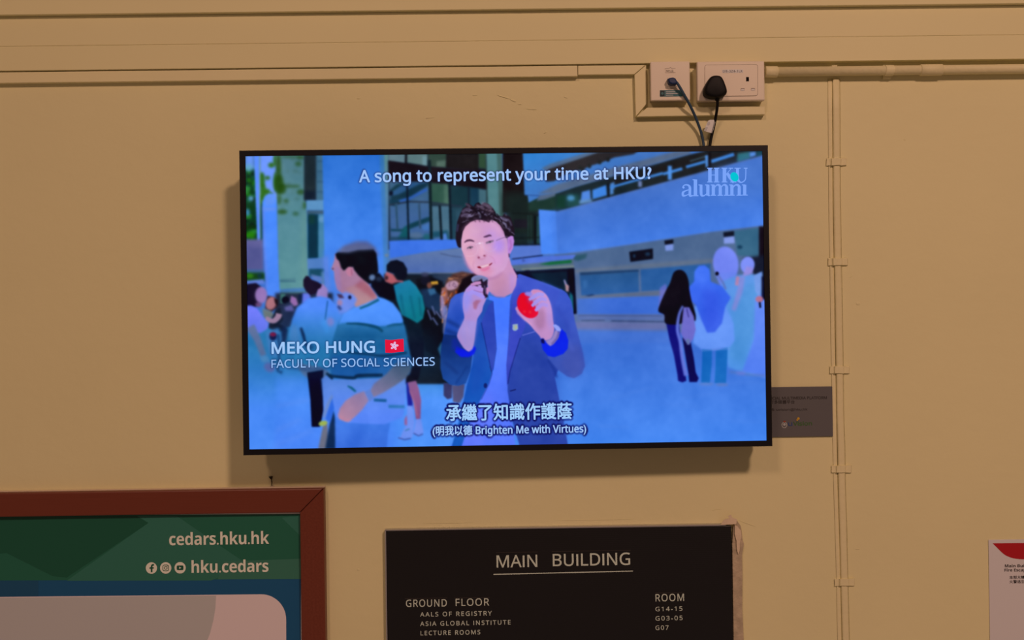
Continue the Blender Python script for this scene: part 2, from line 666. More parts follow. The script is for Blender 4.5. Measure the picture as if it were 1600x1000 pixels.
part('plug_body', bm, M['black_rubber'], t, True)
part('strain_relief', tube_bm([P(1120.5, 148, DS + .012), P(1120.8, 153, DS + .012), P(1120.7, 157.5, DS + .011)], [.0058, .0055, .0046], 14), M['black_rubber'], t, True)
cp = [(1120.7, 154, .044), (1121.2, 162, .040), (1119.8, 174, .030), (1117.6, 187, .0205), (1114.6, 201, .0135), (1111.6, 214, .0105), (1109.2, 227, .010), (1107.5, 245, .012)]
part('cord', tube_bm(spline([P(*c) for c in cp], 5), .0031, 12), M['black_rubber'], t, True)
tg = part('cord_tag', prism([P(x, y, .0215) for x, y in [(1110.0, 187.2), (1106.4, 188.6), (1103.2, 196.0), (1099.9, 204.6), (1112.6, 208.2), (1114.6, 202.5), (1118.4, 187.2)]], -.0209, 0), M['paper'], t, label='white paper tag wrapped around the cord')
part('tag_print', flat_bm([(stroke_outline([(1117.0, 188), (1113.9, 201), (1112.0, 208)], .9), .0004, 0),
                           (circle(1107.4, 193.0, 2.2, 2.9, 16, 25), .0004, 1),
                           ([(1102.6, 198.3), (1106.2, 199), (1103.6, 205.2), (1100.9, 204.2)], .0004, 1)], wall_plane(.0215)), [M['ink'], M['poster_grey']], tg)

# ---- blue network cable
pc = P(1050, 126, DO)
t = thing('network_cable', 'blue grey network cable hanging from the data outlet to the television', 'cable', (pc[0], -DO, pc[2]))
cp = [(1052.6, 126.0, .047), (1057.5, 129.3, .046), (1062.3, 136.5, .044), (1068.6, 147.5, .041), (1076.2, 161, .035), (1083.4, 175.5, .0255), (1089.5, 190, .0175), (1094.3, 203, .0125), (1097.8, 217, .010), (1099.8, 230, .010), (1100.6, 245, .012)]
part('cord', tube_bm(spline([P(*c) for c in cp], 5), .0029, 12), M['blue_cable'], t, True)
bm = bmesh.new()
plg = [(1043.3, 123.0), (1046.4, 121.2), (1052.5, 120.4), (1056.0, 122.2), (1059.2, 128.6), (1057.2, 131.0), (1050.4, 131.6), (1045.4, 129.4)]
part('plug_body', prism([P(x, y, DO + .016) for x, y in plg], -DO - .0014, .003), M['blue_plug'], t, label='dark blue network plug')

# ================================================================== conduit right of the sockets
zc = (P(1200, 112.6, .013)[2] + P(1600, 107.6, .013)[2]) / 2
xa, xb = P(1196.6, 112, .013)[0], 1.9
t = thing('conduit_pipe', 'cream painted round conduit running right from the power socket under the board', 'conduit', (xa, 0, zc))
part('pipe', tube_bm([(xa, -.0135, zc), (xb, -.0135, zc)], .0100, 24), M['oldpaint'], t, True)
xs_, xe_ = P(1439.5, 108, .02)[0], P(1474, 108, .02)[0]
part('coupling', tube_bm([(xs_, -.0135, zc), (xs_ + .001, -.0135, zc), (xe_ - .001, -.0135, zc), (xe_, -.0135, zc)], [.0106, .0119, .0119, .0106], 24), M['oldpaint'], t, True)
xs_, xe_ = P(1196.8, 112, .02)[0], P(1216, 112, .02)[0]
part('coupling', tube_bm([(xs_, -.0135, zc), (xs_ + .001, -.0135, zc), (xe_ - .001, -.0135, zc), (xe_, -.0135, zc)], [.0110, .0118, .0116, .0103], 24), M['oldpaint'], t, True)
xm = P(1390.5, 108, .02)[0]
bm = tube_bm([(xm - .0085, -.0135, zc), (xm + .0085, -.0135, zc)], .0112, 24)
add_bm(bm, box_bm(xm - .0085, xm + .0085, -.006, -.0006, zc - .0152, zc + .0140, .001))
part('saddle_clip', bm, M['oldpaint'], t)
xm = P(1304.5, 108, .02)[0]
part('saddle_clip', box_bm(xm - .006, xm + .006, -.0185, -.0006, zc + .0082, zc + .0112, .001), M['oldpaint'], t)

# ---- thin upright conduit
def mid(y):          # pixel x of the strip's centre at pixel row y
    return np.interp(y, [122, 253, 409, 500, 578, 733, 910, 1000, 1250], [1306.2, 1306.8, 1309.0, 1310.7, 1311.8, 1314.6, 1319.4, 1321.4, 1327])


tp = P(1306, 122, .006)
t = thing('cable_conduit', 'thin upright cream conduit strip right of the television, held by clips', 'conduit', (tp[0], 0, tp[2]))
ys = [123, 170, 220, 300, 360, 409, 470, 530, 578, 640, 700, 760, 820, 870, 940, 1000, 1250]


def strip_bm(off0, off1, d, seg_r):
    bm = bmesh.new()
    R = []
    for y in ys:
        wob = rng.normal() * .25
        ring = []
        for k in range(9):
            u = k / 8
            hx = off0 + (off1 - off0) * u + wob
            h = d * (1 - abs(2 * u - 1) ** seg_r) + .0002
            p = P(mid(y) + hx, y, h)
            ring.append(bm.verts.new(p))
        R.append(ring)
    for A, B in zip(R, R[1:]):
        for k in range(8):
            bm.faces.new([A[k], A[k + 1], B[k + 1], B[k]])
    # close the back so the strip is a solid
    for A, B in zip(R, R[1:]):
        bm.faces.new([A[0], B[0], B[8], A[8]])
    bm.faces.new(R[0])
    bm.faces.new(R[-1][::-1])
    return bm


part('conduit_cover', strip_bm(-6.3, 6.3, .0056, 5), M['oldpaint'], t, True)
part('cable', strip_bm(-13.0, -5.6, .0014, 3), M['oldpaint'], t, True)
for y in (253, 409, 578, 733, 910):
    cx = mid(y)
    bm = bmesh.new()
    prof = [(-15.5, .0010), (-15.0, .0036), (-10, .0040), (-8.2, .0054), (-6.6, .0080), (0, .0086), (6.4, .0080), (7.6, .0048), (15.0, .0042), (15.6, .0010)]
    wd = 5.2
    cols = []
    for sgn, sh in ((-1, .8), (-1, 1.0), (1, 1.0), (1, .8)):
        yo = y + sgn * wd * (1 if sh == 1.0 else 1.12)
        cols.append([bm.verts.new(P(cx + ox + rng.normal() * .3, yo - .013 * ox + rng.normal() * .25, max(.0006, h * (1 if sh == 1.0 else .35)))) for ox, h in prof])
    for A, B in zip(cols, cols[1:]):
        for k in range(len(prof) - 1):
            bm.faces.new([A[k], A[k + 1], B[k + 1], B[k]])
    bm.faces.new(cols[0])
    bm.faces.new(cols[-1][::-1])
    part('clip', bm, M['oldpaint'], t)

# ================================================================== television
outer_px = [(373.3, 235), (1200.8, 226.6), (1206.6, 697.3), (380, 711.8)]
inner_px = [(383.6, 243.4), (1191.8, 236.2), (1197.6, 688.8), (389, 702)]
DL, DR = .109, .093
o3 = np.array([P(*outer_px[0], DL), P(*outer_px[1], DR), P(*outer_px[2], DR), P(*outer_px[3], DL)])
tvc = o3.mean(axis=0)
ux = (o3[1] + o3[2] - o3[0] - o3[3]) / 2
TW = np.linalg.norm(ux)
ux /= TW
uz = (o3[0] + o3[1] - o3[2] - o3[3]) / 2
uz -= ux * np.dot(uz, ux)
TH = np.linalg.norm(uz)
uz /= TH
un = np.cross(ux, uz)
if un[1] > 0:
    un = -un                     # towards the viewer
TVP = Plane(tvc, un)


def tv(u, v, wv):
    return tvc + ux * u + uz * v + un * wv


def tv_box(u0, u1, v0, v1, w0, w1, bev=0.0):
    bm = box_bm(u0, u1, w0, w1, v0, v1, bev)
    for vert in bm.verts:
        vert.co = Vector(tv(vert.co.x, vert.co.z, vert.co.y))
    return bm


t = thing('television', 'large black wall mounted television showing a man in a blue blazer', 'television', (tvc[0], 0, tvc[2]))
i3 = np.array([TVP.at(*p) for p in inner_px]) - tvc
iu = i3 @ ux
iv = i3 @ uz
iu0, iu1 = (iu[0] + iu[3]) / 2, (iu[1] + iu[2]) / 2
iv1, iv0 = (iv[0] + iv[1]) / 2, (iv[2] + iv[3]) / 2
W2, H2 = TW / 2, TH / 2
# bezel: four mitred sides in one frame
bm = bmesh.new()
ring = []
for (u0, u1, v0, v1, wv) in ((-W2 + .0, W2 - .0, -H2, H2, -.020), (-W2, W2, -H2, H2, -.0016), (-W2 + .0012, W2 - .0012, -H2 + .0012, H2 - .0012, 0.0),
                             (iu0, iu1, iv0, iv1, 0.0), (iu0, iu1, iv0, iv1, -.0030), (iu0 - .003, iu1 + .003, iv0 - .003, iv1 + .003, -.0200)):
    ring.append([bm.verts.new(tv(u, v, wv)) for u, v in ((u0, v0), (u1, v0), (u1, v1), (u0, v1))])
for A, B in zip(ring, ring[1:] + ring[:1]):
    for k in range(4):
        bm.faces.new([A[k], A[(k + 1) % 4], B[(k + 1) % 4], B[k]])
part('bezel', bm, M['black_gloss'], t)
part('back_case', tv_box(-W2 + .004, W2 - .004, -H2 + .004, H2 - .004, -.058, -.0205, .002), M['black_case'], t)
part('back_case', tv_box(-W2 + .19, W2 - .19, -H2 + .05, H2 - .17, -.066, -.0582, .003), M['black_case'], t)
bmw = tv_box(-.20, -.15, -.16, .14, -.080, -.0662, .001)
part('wall_bracket', bmw, M['steel'], t)
part('wall_bracket', tv_box(.15, .20, -.16, .14, -.080, -.0662, .001), M['steel'], t)
part('wall_bracket', box_bm(-.30, .28, -.0165, -.0006, tvc[2] - .05, tvc[2] + .03, .001), M['steel'], t)
# ---- the picture on the screen, drawn shape by shape in photograph pixels and shown by the panel's own light
PX0, PY0, PX1, PY1, S = 379.0, 231.0, 1203.0, 708.0, 1.25
CW, CH = int((PX1 - PX0) * S), int((PY1 - PY0) * S)
IMG = np.zeros((CH, CW, 3), np.float32)


def _win(pts, pad):
    a = (np.array(pts, float) - (PX0, PY0)) * S
    x0, y0 = np.floor(a.min(0) - pad).astype(int)
    x1, y1 = np.ceil(a.max(0) + pad).astype(int) + 1
    return a, max(x0, 0), max(y0, 0), min(x1, CW), min(y1, CH)


def _mask(a, x0, y0, x1, y1, ss=3):
    X = (np.arange((x1 - x0) * ss) + .5) / ss + x0
    Y = (np.arange((y1 - y0) * ss) + .5) / ss + y0
    out = np.zeros((len(Y), len(X)), bool)
    xa, ya = a[:, 0], a[:, 1]
    xb, yb = np.roll(xa, -1), np.roll(ya, -1)
    for i in range(len(Y)):
        c = (ya <= Y[i]) != (yb <= Y[i])
        if not c.any():
            continue
        xs = np.sort(xa[c] + (Y[i] - ya[c]) / (yb[c] - ya[c]) * (xb[c] - xa[c]))
        out[i] = np.searchsorted(xs, X) % 2 == 1
    return out.reshape(y1 - y0, ss, x1 - x0, ss).mean((1, 3)).astype(np.float32)


def _blur(m, s):
    if s <= .05:
        return m
    r = int(math.ceil(s * 2.6))
    k = np.exp(-.5 * (np.arange(-r, r + 1) / s) ** 2)
    k /= k.sum()
    for ax in (0, 1):
        m = np.apply_along_axis(lambda v: np.convolve(v, k, 'same'), ax, m)
    return m


def lay(mask, x0, y0, x1, y1, col, alpha=1.0, col2=None, g0=None, g1=None):
    """lay a colour (or a run from col at pixel g0 to col2 at pixel g1) through a mask"""
    mk = (mask * alpha)[..., None]
    c = np.array(col, np.float32)
    if col2 is not None:
        X = (np.arange(x0, x1) + .5) / S + PX0
        Y = (np.arange(y0, y1) + .5) / S + PY0
        d = np.array(g1, float) - np.array(g0, float)
        tt = ((X[None, :] - g0[0]) * d[0] + (Y[:, None] - g0[1]) * d[1]) / (d @ d)
        tt = np.clip(tt, 0, 1)[..., None]
        c = c * (1 - tt) + np.array(col2, np.float32) * tt
    IMG[y0:y1, x0:x1] = IMG[y0:y1, x0:x1] * (1 - mk) + c * mk


def fill(pts, col, blur=.5, alpha=1.0, smooth=0, col2=None, g0=None, g1=None):
    if smooth:
        pts = spline(pts, smooth, True)
    a, x0, y0, x1, y1 = _win(pts, blur * S * 2.7 + 2)
    if x1 <= x0 or y1 <= y0:
        return
    lay(_blur(_mask(a, x0, y0, x1, y1), blur * S), x0, y0, x1, y1, col, alpha, col2, g0, g1)


def grad(pts, ca, cb, g0, g1, blur=.5, smooth=0, alpha=1.0):
    fill(pts, ca, blur, alpha, smooth, cb, g0, g1)


def line(pts, wd, col, blur=.4, alpha=1.0, smooth=0):
    if smooth:
        pts = spline(pts, smooth)
        if isinstance(wd, (list, tuple)):
            wd = list(np.interp(np.linspace(0, 1, len(pts)), np.linspace(0, 1, len(wd)), wd))
    fill(stroke_outline(pts, wd), col, blur, alpha)


def ell(cx, cy, rx, ry, col, blur=.6, alpha=1.0, rot=0):
    fill(circle(cx, cy, rx, ry, 30, rot), col, blur, alpha)


def rect(x0, y0, x1, y1, col, blur=.5, alpha=1.0):
    fill([(x0, y0), (x1, y0), (x1, y1), (x0, y1)], col, blur, alpha)


# -- ground and far buildings
grad([(370, 220), (1210, 220), (1210, 720), (370, 720)], (55, 100, 180), (62, 118, 205), (0, 230), (0, 500), 0)
grad([(370, 500), (1210, 500), (1210, 720), (370, 720)], (66, 112, 205), (74, 136, 236), (0, 515), (0, 690), 2)
grad([(370, 500), (720, 500), (720, 720), (370, 720)], (48, 128, 185), (84, 148, 244), (0, 560), (0, 625), 8)
grad([(370, 590), (620, 590), (620, 720), (370, 720)], (80, 145, 243), (76, 132, 240), (0, 600), (0, 700), 8)
for i in range(60):                # paving, softly streaked
    x, y = rng.uniform(640, 1190), rng.uniform(520, 700)
    ln = rng.uniform(15, 70)
    line([(x, y), (x + ln, y - ln * rng.uniform(-.1, .25))], rng.uniform(1.5, 4), (70, 128, 222) if rng.random() < .5 else (92, 136, 222), 2.0, .22)
for x0, y0, x1, y1 in ((395, 690, 470, 655), (420, 700, 490, 672), (400, 640, 485, 625)):
    line([(x0, y0), (x1, y1)], 5, (100, 140, 228), 3, .35)
# left: leaves and posts
rect(380, 236, 410, 380, (14, 62, 36), 2)
for i in range(46):
    x, y = rng.uniform(384, 400), rng.uniform(258, 374)
    ell(x, y, rng.uniform(1.5, 5), rng.uniform(1.5, 6), [(12, 60, 22), (34, 120, 24), (20, 92, 60), (8, 36, 30), (46, 130, 60)][rng.integers(5)], 1.3, .75, rng.uniform(0, 90))
rect(382, 240, 398, 264, (104, 146, 236), 2.5)
ell(389, 262, 5, 6, (96, 160, 190), 2.5)
ell(392, 310, 4, 4, (90, 150, 190), 1.8)
ell(387, 332, 3, 6, (70, 140, 190), 1.8)
rect(382, 352, 402, 358, (12, 50, 20), 1.5)
ell(391, 367, 8, 5, (40, 124, 16), 2)
rect(405, 236, 436, 316, (110, 150, 248), 2)
for x, y, rx, ry in ((409, 281, 5, 12), (411, 300, 5, 14), (417, 299, 5, 4), (424, 258, 5, 4), (430, 250, 3, 10), (432, 284, 5, 16), (418, 278, 4, 3), (421, 303, 6, 3), (407, 312, 3, 9)):
    ell(x, y, rx, ry, (44, 104, 14), 1.6, .9)
# pale building column with creeper
grad([(431, 236), (476, 236), (483, 480), (436, 480)], (84, 126, 140), (90, 140, 150), (0, 245), (0, 340), .8)
grad([(434, 330), (479, 330), (482, 470), (437, 470)], (86, 136, 150), (94, 146, 152), (0, 340), (0, 460), 2)
rect(470, 330, 480, 460, (104, 150, 146), 3, .5)
for x, y, rx, ry, al in ((435, 262, 4, 22, .85), (436, 288, 7, 16, .9), (441, 295, 6, 8, .8), (450, 291, 10, 2.2, .7), (463, 291, 6, 1.8, .7), (470, 300, 6, 4, .75), (447, 314, 4, 3, .7),
                         (441, 331, 8, 3.5, .8), (462, 334, 5, 3, .55), (466, 256, 5, 4, .6), (455, 245, 18, 2, .55), (476, 321, 2.5, 6, .8), (436, 312, 4, 8, .6), (470, 246, 6, 3, .6)):
    ell(x, y, rx, ry, (36, 76, 18), 2, al)
for i in range(16):
    ell(rng.uniform(434, 472), rng.uniform(248, 330), rng.uniform(2, 6), rng.uniform(1.2, 3), (62, 98, 84), 2, .35)
fill([(434, 437), (462, 434), (462, 437), (434, 440)], (70, 116, 132), 1, .6)
rect(438, 438, 462, 441, (58, 100, 124), .8, .7)
fill([(436, 452), (482, 449), (482, 456), (436, 458)], (70, 120, 176), 1)
rect(436, 458, 480, 476, (60, 108, 120), 1.5)
rect(452, 459, 470, 474, (96, 150, 150), 2, .6)
# dark window column
rect(475, 236, 497, 313, (36, 50, 58), 1.2)
rect(476, 298, 496, 314, (16, 30, 50), 2, .8)
rect(494, 236, 508, 314, (66, 108, 136), 1.2)
for y in (252, 268, 284, 300):
    line([(495, y), (507, y)], 2, (44, 78, 108), 1, .7)
rect(479, 313, 507, 329, (92, 144, 190), .8)
rect(480, 329, 507, 335, (62, 92, 116), 1)
rect(481, 335, 499, 405, (8, 54, 74), 1)
rect(482, 335, 492, 350, (24, 66, 62), 2, .8)
rect(497, 335, 510, 405, (72, 130, 166), 1)
ell(503, 343, 5, 5, (100, 150, 190), 1.2)
fill([(480, 404), (510, 402), (510, 420), (481, 421)], (82, 126, 190), .8)
rect(483, 420, 510, 432, (26, 76, 100), 1)
rect(502, 424, 512, 470, (80, 124, 160), 1.5)
# slim white post and round column
fill([(396.5, 240), (405.5, 240), (406.5, 376), (402, 377), (399, 300)], (92, 140, 246), .7)
line([(405.8, 242), (406.6, 372)], 1.4, (130, 170, 150), .6, .8)
rect(383, 374, 411, 424, (96, 96, 150), 1.6)
rect(383, 385, 411, 424, (78, 84, 140), 3, .6)
rect(383, 421, 412, 426, (66, 100, 150), 1)
rect(383, 426, 414, 440, (24, 70, 30), 1.5)
ell(390, 431, 6, 4, (54, 124, 30), 1.6)
ell(406, 431, 4, 4, (20, 60, 70), 1.2)
fill([(384, 439), (412, 436), (414, 444), (384, 446)], (100, 130, 215), 1.2)
grad([(410, 318), (413, 308), (420, 302.5), (428, 303), (432, 312), (433.5, 360), (435, 420), (438, 470), (436, 476), (419, 476), (416, 450), (412, 380)], (78, 140, 250), (78, 134, 238), (0, 320), (0, 470), .9)
line([(411, 322), (413, 380), (417, 450)], 3, (104, 132, 226), 1.5, .7)
fill([(414, 308), (420, 302), (428, 303), (431, 312), (428, 320), (414, 322)], (110, 150, 230), 2, .6)
rect(412, 325, 431, 329, (118, 146, 220), 2, .7)
# big pillar
grad([(503.5, 236), (600, 236), (605, 500), (509, 500)], (46, 112, 204), (74, 136, 236), (0, 240), (0, 390), .8)
grad([(505, 390), (600, 390), (604, 500), (509, 500)], (72, 132, 232), (84, 128, 214), (0, 400), (0, 480), 3, alpha=.6)
fill([(505, 400), (513, 400), (518, 490), (508, 490)], (104, 132, 212), 2, .6)
grad([(593, 236), (604, 236), (609.5, 430), (600, 430)], (58, 118, 178), (72, 130, 200), (0, 240), (0, 420), 1.2)
grad([(600, 236), (607.5, 236), (611.5, 430), (605, 430)], (96, 138, 140), (76, 122, 180), (0, 240), (0, 350), 1)
ell(604, 399, 3, 2.4, (110, 130, 150), .8)
# stair hall windows
rect(607, 236, 764, 390, (31, 47, 63), .6)
grad([(608, 280), (674, 280), (674, 376), (610, 376)], (63, 100, 131), (68, 103, 153), (0, 285), (0, 340), 1)
fill([(607, 238), (634, 238), (633, 255), (607, 251)], (100, 127, 138), .7)
fill([(636, 238), (668, 238), (667, 259), (636, 254)], (96, 124, 127), .7)
fill([(660, 244), (667, 244), (667, 259), (660, 258)], (109, 144, 153), .8)
fill([(669, 238), (698, 238), (697, 262), (669, 260)], (52, 74, 66), .8)
fill([(682, 252), (697, 250), (696, 261), (682, 260)], (85, 110, 100), 1.2)
fill([(697, 238), (748, 238), (748, 266), (697, 262)], (29, 27, 30), .8)
fill([(748, 238), (759, 238), (759, 264), (748, 262)], (50, 78, 59), .8)
fill([(606.5, 251), (668, 260), (700, 263), (763, 265), (763, 296), (700, 288), (668, 284), (640, 284), (607, 283)], (27, 20, 30), .9)
line([(634.5, 236), (634, 256)], 3, (22, 22, 30), .7)
# diagonal stair flight
fill([(609, 299), (630, 285), (668, 285), (672, 286), (625, 317), (613, 313)], (47, 90, 135), 1)
fill([(609, 297), (620, 288), (634, 285), (612, 300)], (24, 59, 72), 1.2)
fill([(609, 315), (640, 309), (670, 289), (673, 284), (655, 288), (622, 304), (611, 306)], (22, 57, 75), 1.2)
ell(611, 302, 3, 4, (8, 17, 36), 1)
fill([(622, 314), (642, 307), (667, 293), (668, 298), (640, 312), (626, 317)], (52, 98, 180), .9)
fill([(609, 313), (622, 312), (626, 318), (616, 322), (609, 321)], (19, 59, 81), 1)
fill([(670, 286), (703, 288), (703, 321), (671, 318)], (52, 88, 77), 1)
fill([(694, 288), (703, 289), (703, 320), (694, 318)], (78, 112, 99), 1.5, .8)
fill([(704, 290), (749, 294), (749, 345), (704, 322)], (24, 57, 68), 1)
rect(731, 292, 734, 330, (21, 37, 54), .7)
fill([(735, 294), (748, 295), (748, 330), (735, 330)], (27, 64, 86), 1)
fill([(748, 295), (760, 297), (760, 330), (748, 330)], (72, 108, 122), .8)
rect(674, 322, 703, 375, (77, 113, 135), 1)
rect(704, 324, 722, 376, (37, 71, 88), 1.2)
line([(608, 320), (640, 315), (672, 316), (722, 323)], 2.6, (41, 56, 75), .7)
fill([(610, 358), (628, 358), (642, 349), (672, 338), (673, 345), (645, 356), (630, 362), (611, 361)], (21, 66, 82), 1)
fill([(621, 374), (632, 354), (640, 352), (638, 374)], (19, 88, 100), 1.4)
fill([(610, 370), (674, 371), (674, 376), (610, 376)], (27, 64, 86), 1.3, .8)
ell(650, 368, 11, 5, (90, 115, 144), 1.5, .7)
ell(667, 370, 6, 5, (32, 98, 108), 1.5, .8)
fill([(658, 354), (672, 348), (672, 360), (662, 360)], (70, 117, 180), 1.2)
fill([(676, 362), (700, 360), (703, 374), (676, 375)], (29, 81, 104), 1.3, .9)
ell(686, 373, 9, 2.5, (90, 119, 180), 1.2, .8)
fill([(692, 366), (697, 364), (699, 374), (693, 375)], (82, 127, 203), .8)
for x0, y0, x1, y1, wd, c in ((619, 318, 621, 358, 3.2, (50, 83, 109)), (636, 284, 638.5, 375, 3.0, (14, 32, 48)), (655, 318, 656.5, 357, 3, (54, 81, 108)),
                              (671, 250, 674, 375, 4.4, (19, 37, 45)), (687, 321, 690, 375, 3.6, (16, 30, 41)), (702, 284, 705, 375, 3.6, (13, 28, 41))):
    line([(x0, y0), (x1, y1)], wd, c, .5)
rect(714, 330, 718, 362, (49, 85, 108), 1.5, .6)
grad([(608, 376.5), (640, 375), (722, 374), (722, 387), (660, 395), (609, 404)], (66, 118, 226), (64, 116, 222), (0, 376), (0, 400), .6)
grad([(609, 404), (660, 395), (724, 386.5), (740, 440), (700, 427.5), (609, 427)], (96, 120, 166), (80, 108, 172), (0, 392), (0, 425), .6)
line([(688, 396), (705, 400), (722, 402)], 1, (60, 74, 110), .5)
line([(634, 427.2), (720, 427.0)], 1.6, (110, 120, 130), .5)
rect(600, 428, 724, 600, (22, 32, 44), 1)
rect(676, 428, 706, 444, (44, 60, 84), 1.5)
# teal pier and dark hall right of it
fill([(759.5, 236), (784, 236), (788, 345), (763, 345)], (86, 132, 138), .6)
fill([(776, 236), (784, 236), (787, 345), (781, 345)], (70, 104, 104), .8)
line([(759.4, 240), (761, 320)], 1.6, (50, 70, 70), .6)
rect(785.5, 236, 846, 332, (27, 20, 24), .6)
rect(786, 300, 846, 384, (24, 38, 38), 6)
rect(826, 300, 872, 330, (30, 58, 52), 2)
rect(803, 343, 824, 356, (26, 26, 38), 1)
rect(802, 364, 824, 382, (24, 40, 44), 1.5)
line([(800, 333), (844, 335)], 1.2, (18, 26, 28), .5)
for x in (824.5, 829, 834.5, 838.5):
    rect(x, 336, x + (1.5 if x < 834 else 2.6), 382, (10, 22, 24) if x > 833 else (36, 66, 62), .4)
rect(838, 338, 843, 382, (36, 70, 74), .7)
rect(835.2, 338, 837.8, 382, (8, 14, 20), .4)
line([(800, 372), (844, 371)], 1.2, (12, 20, 24), .4)
rect(800, 381, 846, 384, (14, 22, 30), .5)
# right building: upper slab
grad([(816.8, 239), (1100, 228), (1100, 245), (868, 303), (845, 307), (826, 316.5), (824.5, 305.5), (819.5, 304.5)], (52, 128, 204), (70, 118, 190), (830, 245), (860, 310), .5)
line([(820, 304.6), (845, 306)], 1.0, (40, 70, 130), .4)
fill([(843, 305.5), (870, 301), (868, 306), (850, 312), (838, 314)], (86, 104, 132), 1)
fill([(840, 303), (870, 288), (960, 262), (1075, 231), (1080, 240), (960, 274), (868, 302)], (92, 106, 128), 1.4, .85)
fill([(846, 263), (860, 256), (895, 245), (930, 234), (960, 234), (915, 250), (858, 270)], (84, 104, 132), 1.2, .9)
fill([(854, 284), (850, 272), (858, 264), (900, 250), (935, 238), (1000, 234), (990, 241), (960, 246), (940, 254), (920, 260), (912, 265), (895, 268), (880, 274), (866, 283)], (44, 42, 46), .9)
for x, y in ((910, 264), (921, 259), (937, 253), (950, 249), (906, 262)):
    ell(x, y, 3, 4, (34, 38, 40), .8)
# window band
grad([(868, 303), (900, 292), (960, 275), (1076, 242), (1110, 234), (1200, 228), (1200, 243), (1190, 244), (1100, 268), (960, 306), (873, 330), (868, 330)], (30, 50, 58), (30, 36, 40), (870, 320), (1060, 245), .7)
fill([(950, 284), (1000, 268), (1100, 240), (1170, 236), (1185, 240), (1100, 252), (1000, 280), (955, 292)], (30, 30, 32), 1.5, .8)
rect(869, 305, 884, 326, (22, 62, 52), 1.5)
rect(884, 303, 906, 324, (34, 84, 84), 2.5, .8)
ell(892, 309.5, 6, 4.5, (78, 140, 190), 1.6)
fill([(909, 300), (922, 296.5), (923, 312), (907, 317.5)], (82, 134, 218), 1)
fill([(925.5, 297), (947, 289), (948.5, 305), (926, 311.5)], (66, 132, 220), .9)
rect(949, 287, 952.5, 308, (18, 26, 36), .7)
fill([(953, 287), (960, 284), (960, 302), (953, 305)], (84, 138, 206), 1.1)
fill([(905, 313), (925, 311), (925, 316), (905, 319)], (96, 140, 190), 1.5)
fill([(958, 297), (980, 285), (1002, 279), (1002, 291), (960, 304)], (28, 44, 50), 1.2)
for x0, y0, x1, y1, wd in ((953, 293, 1003, 279, 3.6), (1005, 279, 1036, 270.5, 4), (1036, 272, 1066, 263.5, 4.4), (1072, 261, 1102, 252.5, 4.2), (1111, 252.5, 1147, 241, 5.2)):
    line([(x0, y0), (x1, y1)], wd, (66, 132, 212), .7)
line([(1078, 252), (1104, 244)], 2.4, (60, 82, 96), .8)
rect(1043.6, 259, 1049.6, 281, (82, 146, 226), .9)
fill([(1101.6, 243), (1106.4, 242), (1106.6, 260), (1102.6, 262)], (84, 142, 214), .7)
rect(1107, 238, 1111, 262, (16, 16, 24), .7)
rect(997, 283, 1003, 292, (110, 130, 180), 1)
fill([(1152, 240), (1172, 237), (1172, 248), (1152, 254)], (46, 110, 120), 1.5)
fill([(1171, 238), (1181, 237), (1181, 243), (1172, 246)], (90, 146, 226), 1.2)
fill([(1182, 237), (1192, 236), (1190, 243), (1182, 245)], (20, 70, 80), 1)
# long parapet
par = [(841.8, 327.5), (873, 330.5), (960, 307), (1100, 269), (1200, 241), (1200, 352), (1110, 362.5), (985, 382), (900, 394.5), (872, 397.5), (845.2, 398)]
grad(par, (72, 116, 198), (72, 126, 224), (985, 302), (1000, 382), .5)
fill([(1110, 268), (1200, 243), (1200, 300), (1120, 310)], (78, 124, 206), 10, .7)
line([(873, 330.5), (960, 307), (1100, 269), (1200, 241)], 2, (86, 114, 176), .8, .8)
grad([(841.8, 327.5), (868, 330), (872, 397.5), (845.2, 398)], (80, 136, 234), (78, 138, 242), (0, 330), (0, 395), .5)
fill([(862, 331), (880, 329), (880, 396), (866, 397)], (74, 122, 214), 4, .5)
line([(845.5, 398.2), (880, 397.4), (985, 382.6), (1110, 363), (1196, 353)], 1.4, (96, 116, 160), .7)
# wall, hatch and board beneath
grad([(866, 398), (900, 395.5), (985, 383), (1110, 363.5), (1200, 352), (1200, 520), (896, 520)], (78, 104, 142), (90, 112, 158), (0, 400), (0, 490), .6)
fill([(1147, 361), (1186, 356), (1187, 402), (1152, 399)], (58, 104, 134), 1)
rect(1186, 354, 1200, 460, (24, 16, 30), 1)
fill([(1160, 404), (1196, 398), (1196, 440), (1178, 430)], (22, 30, 50), 2)
ell(1156, 386, 4, 3, (20, 60, 90), 1)
fill([(897, 399), (918, 396), (915, 404), (902, 408), (895, 405)], (44, 84, 104), 1.4)
fill([(897, 421), (1000, 413), (1120, 404), (1120, 410), (1000, 419), (897, 427)], (110, 118, 130), 2, .6)
grad([(905.5, 426), (960, 423), (997, 421.5), (998.5, 456), (960, 459), (908.5, 463)], (44, 90, 142), (42, 92, 156), (0, 425), (0, 460), .7)
fill([(906, 426), (998, 421.5), (998, 424), (907, 430)], (34, 62, 100), .8)
rect(911, 438, 917, 450, (66, 116, 176), 2, .7)
fill([(1001, 421.3), (1110, 412), (1110, 448), (1002, 455)], (44, 94, 156), .7)
fill([(907, 462), (1032, 455), (1032, 462), (907, 465)], (92, 106, 134), .9)
fill([(914, 462), (925, 459.5), (930, 461), (920, 463)], (20, 50, 100), .7)
grad([(902, 467), (1040, 462), (1040, 492), (902, 492)], (68, 110, 196), (60, 106, 204), (902, 0), (940, 0), .8)
fill([(902, 491), (1040, 491), (1040, 500), (902, 500)], (88, 110, 168), .8)
line([(904, 493), (1035, 493.5)], 1.4, (66, 84, 130), .7)
line([(908, 501), (945, 500.5)], 1.4, (56, 70, 110), .7)
line([(955, 501.5), (1040, 503)], 1.8, (50, 66, 108), .7)
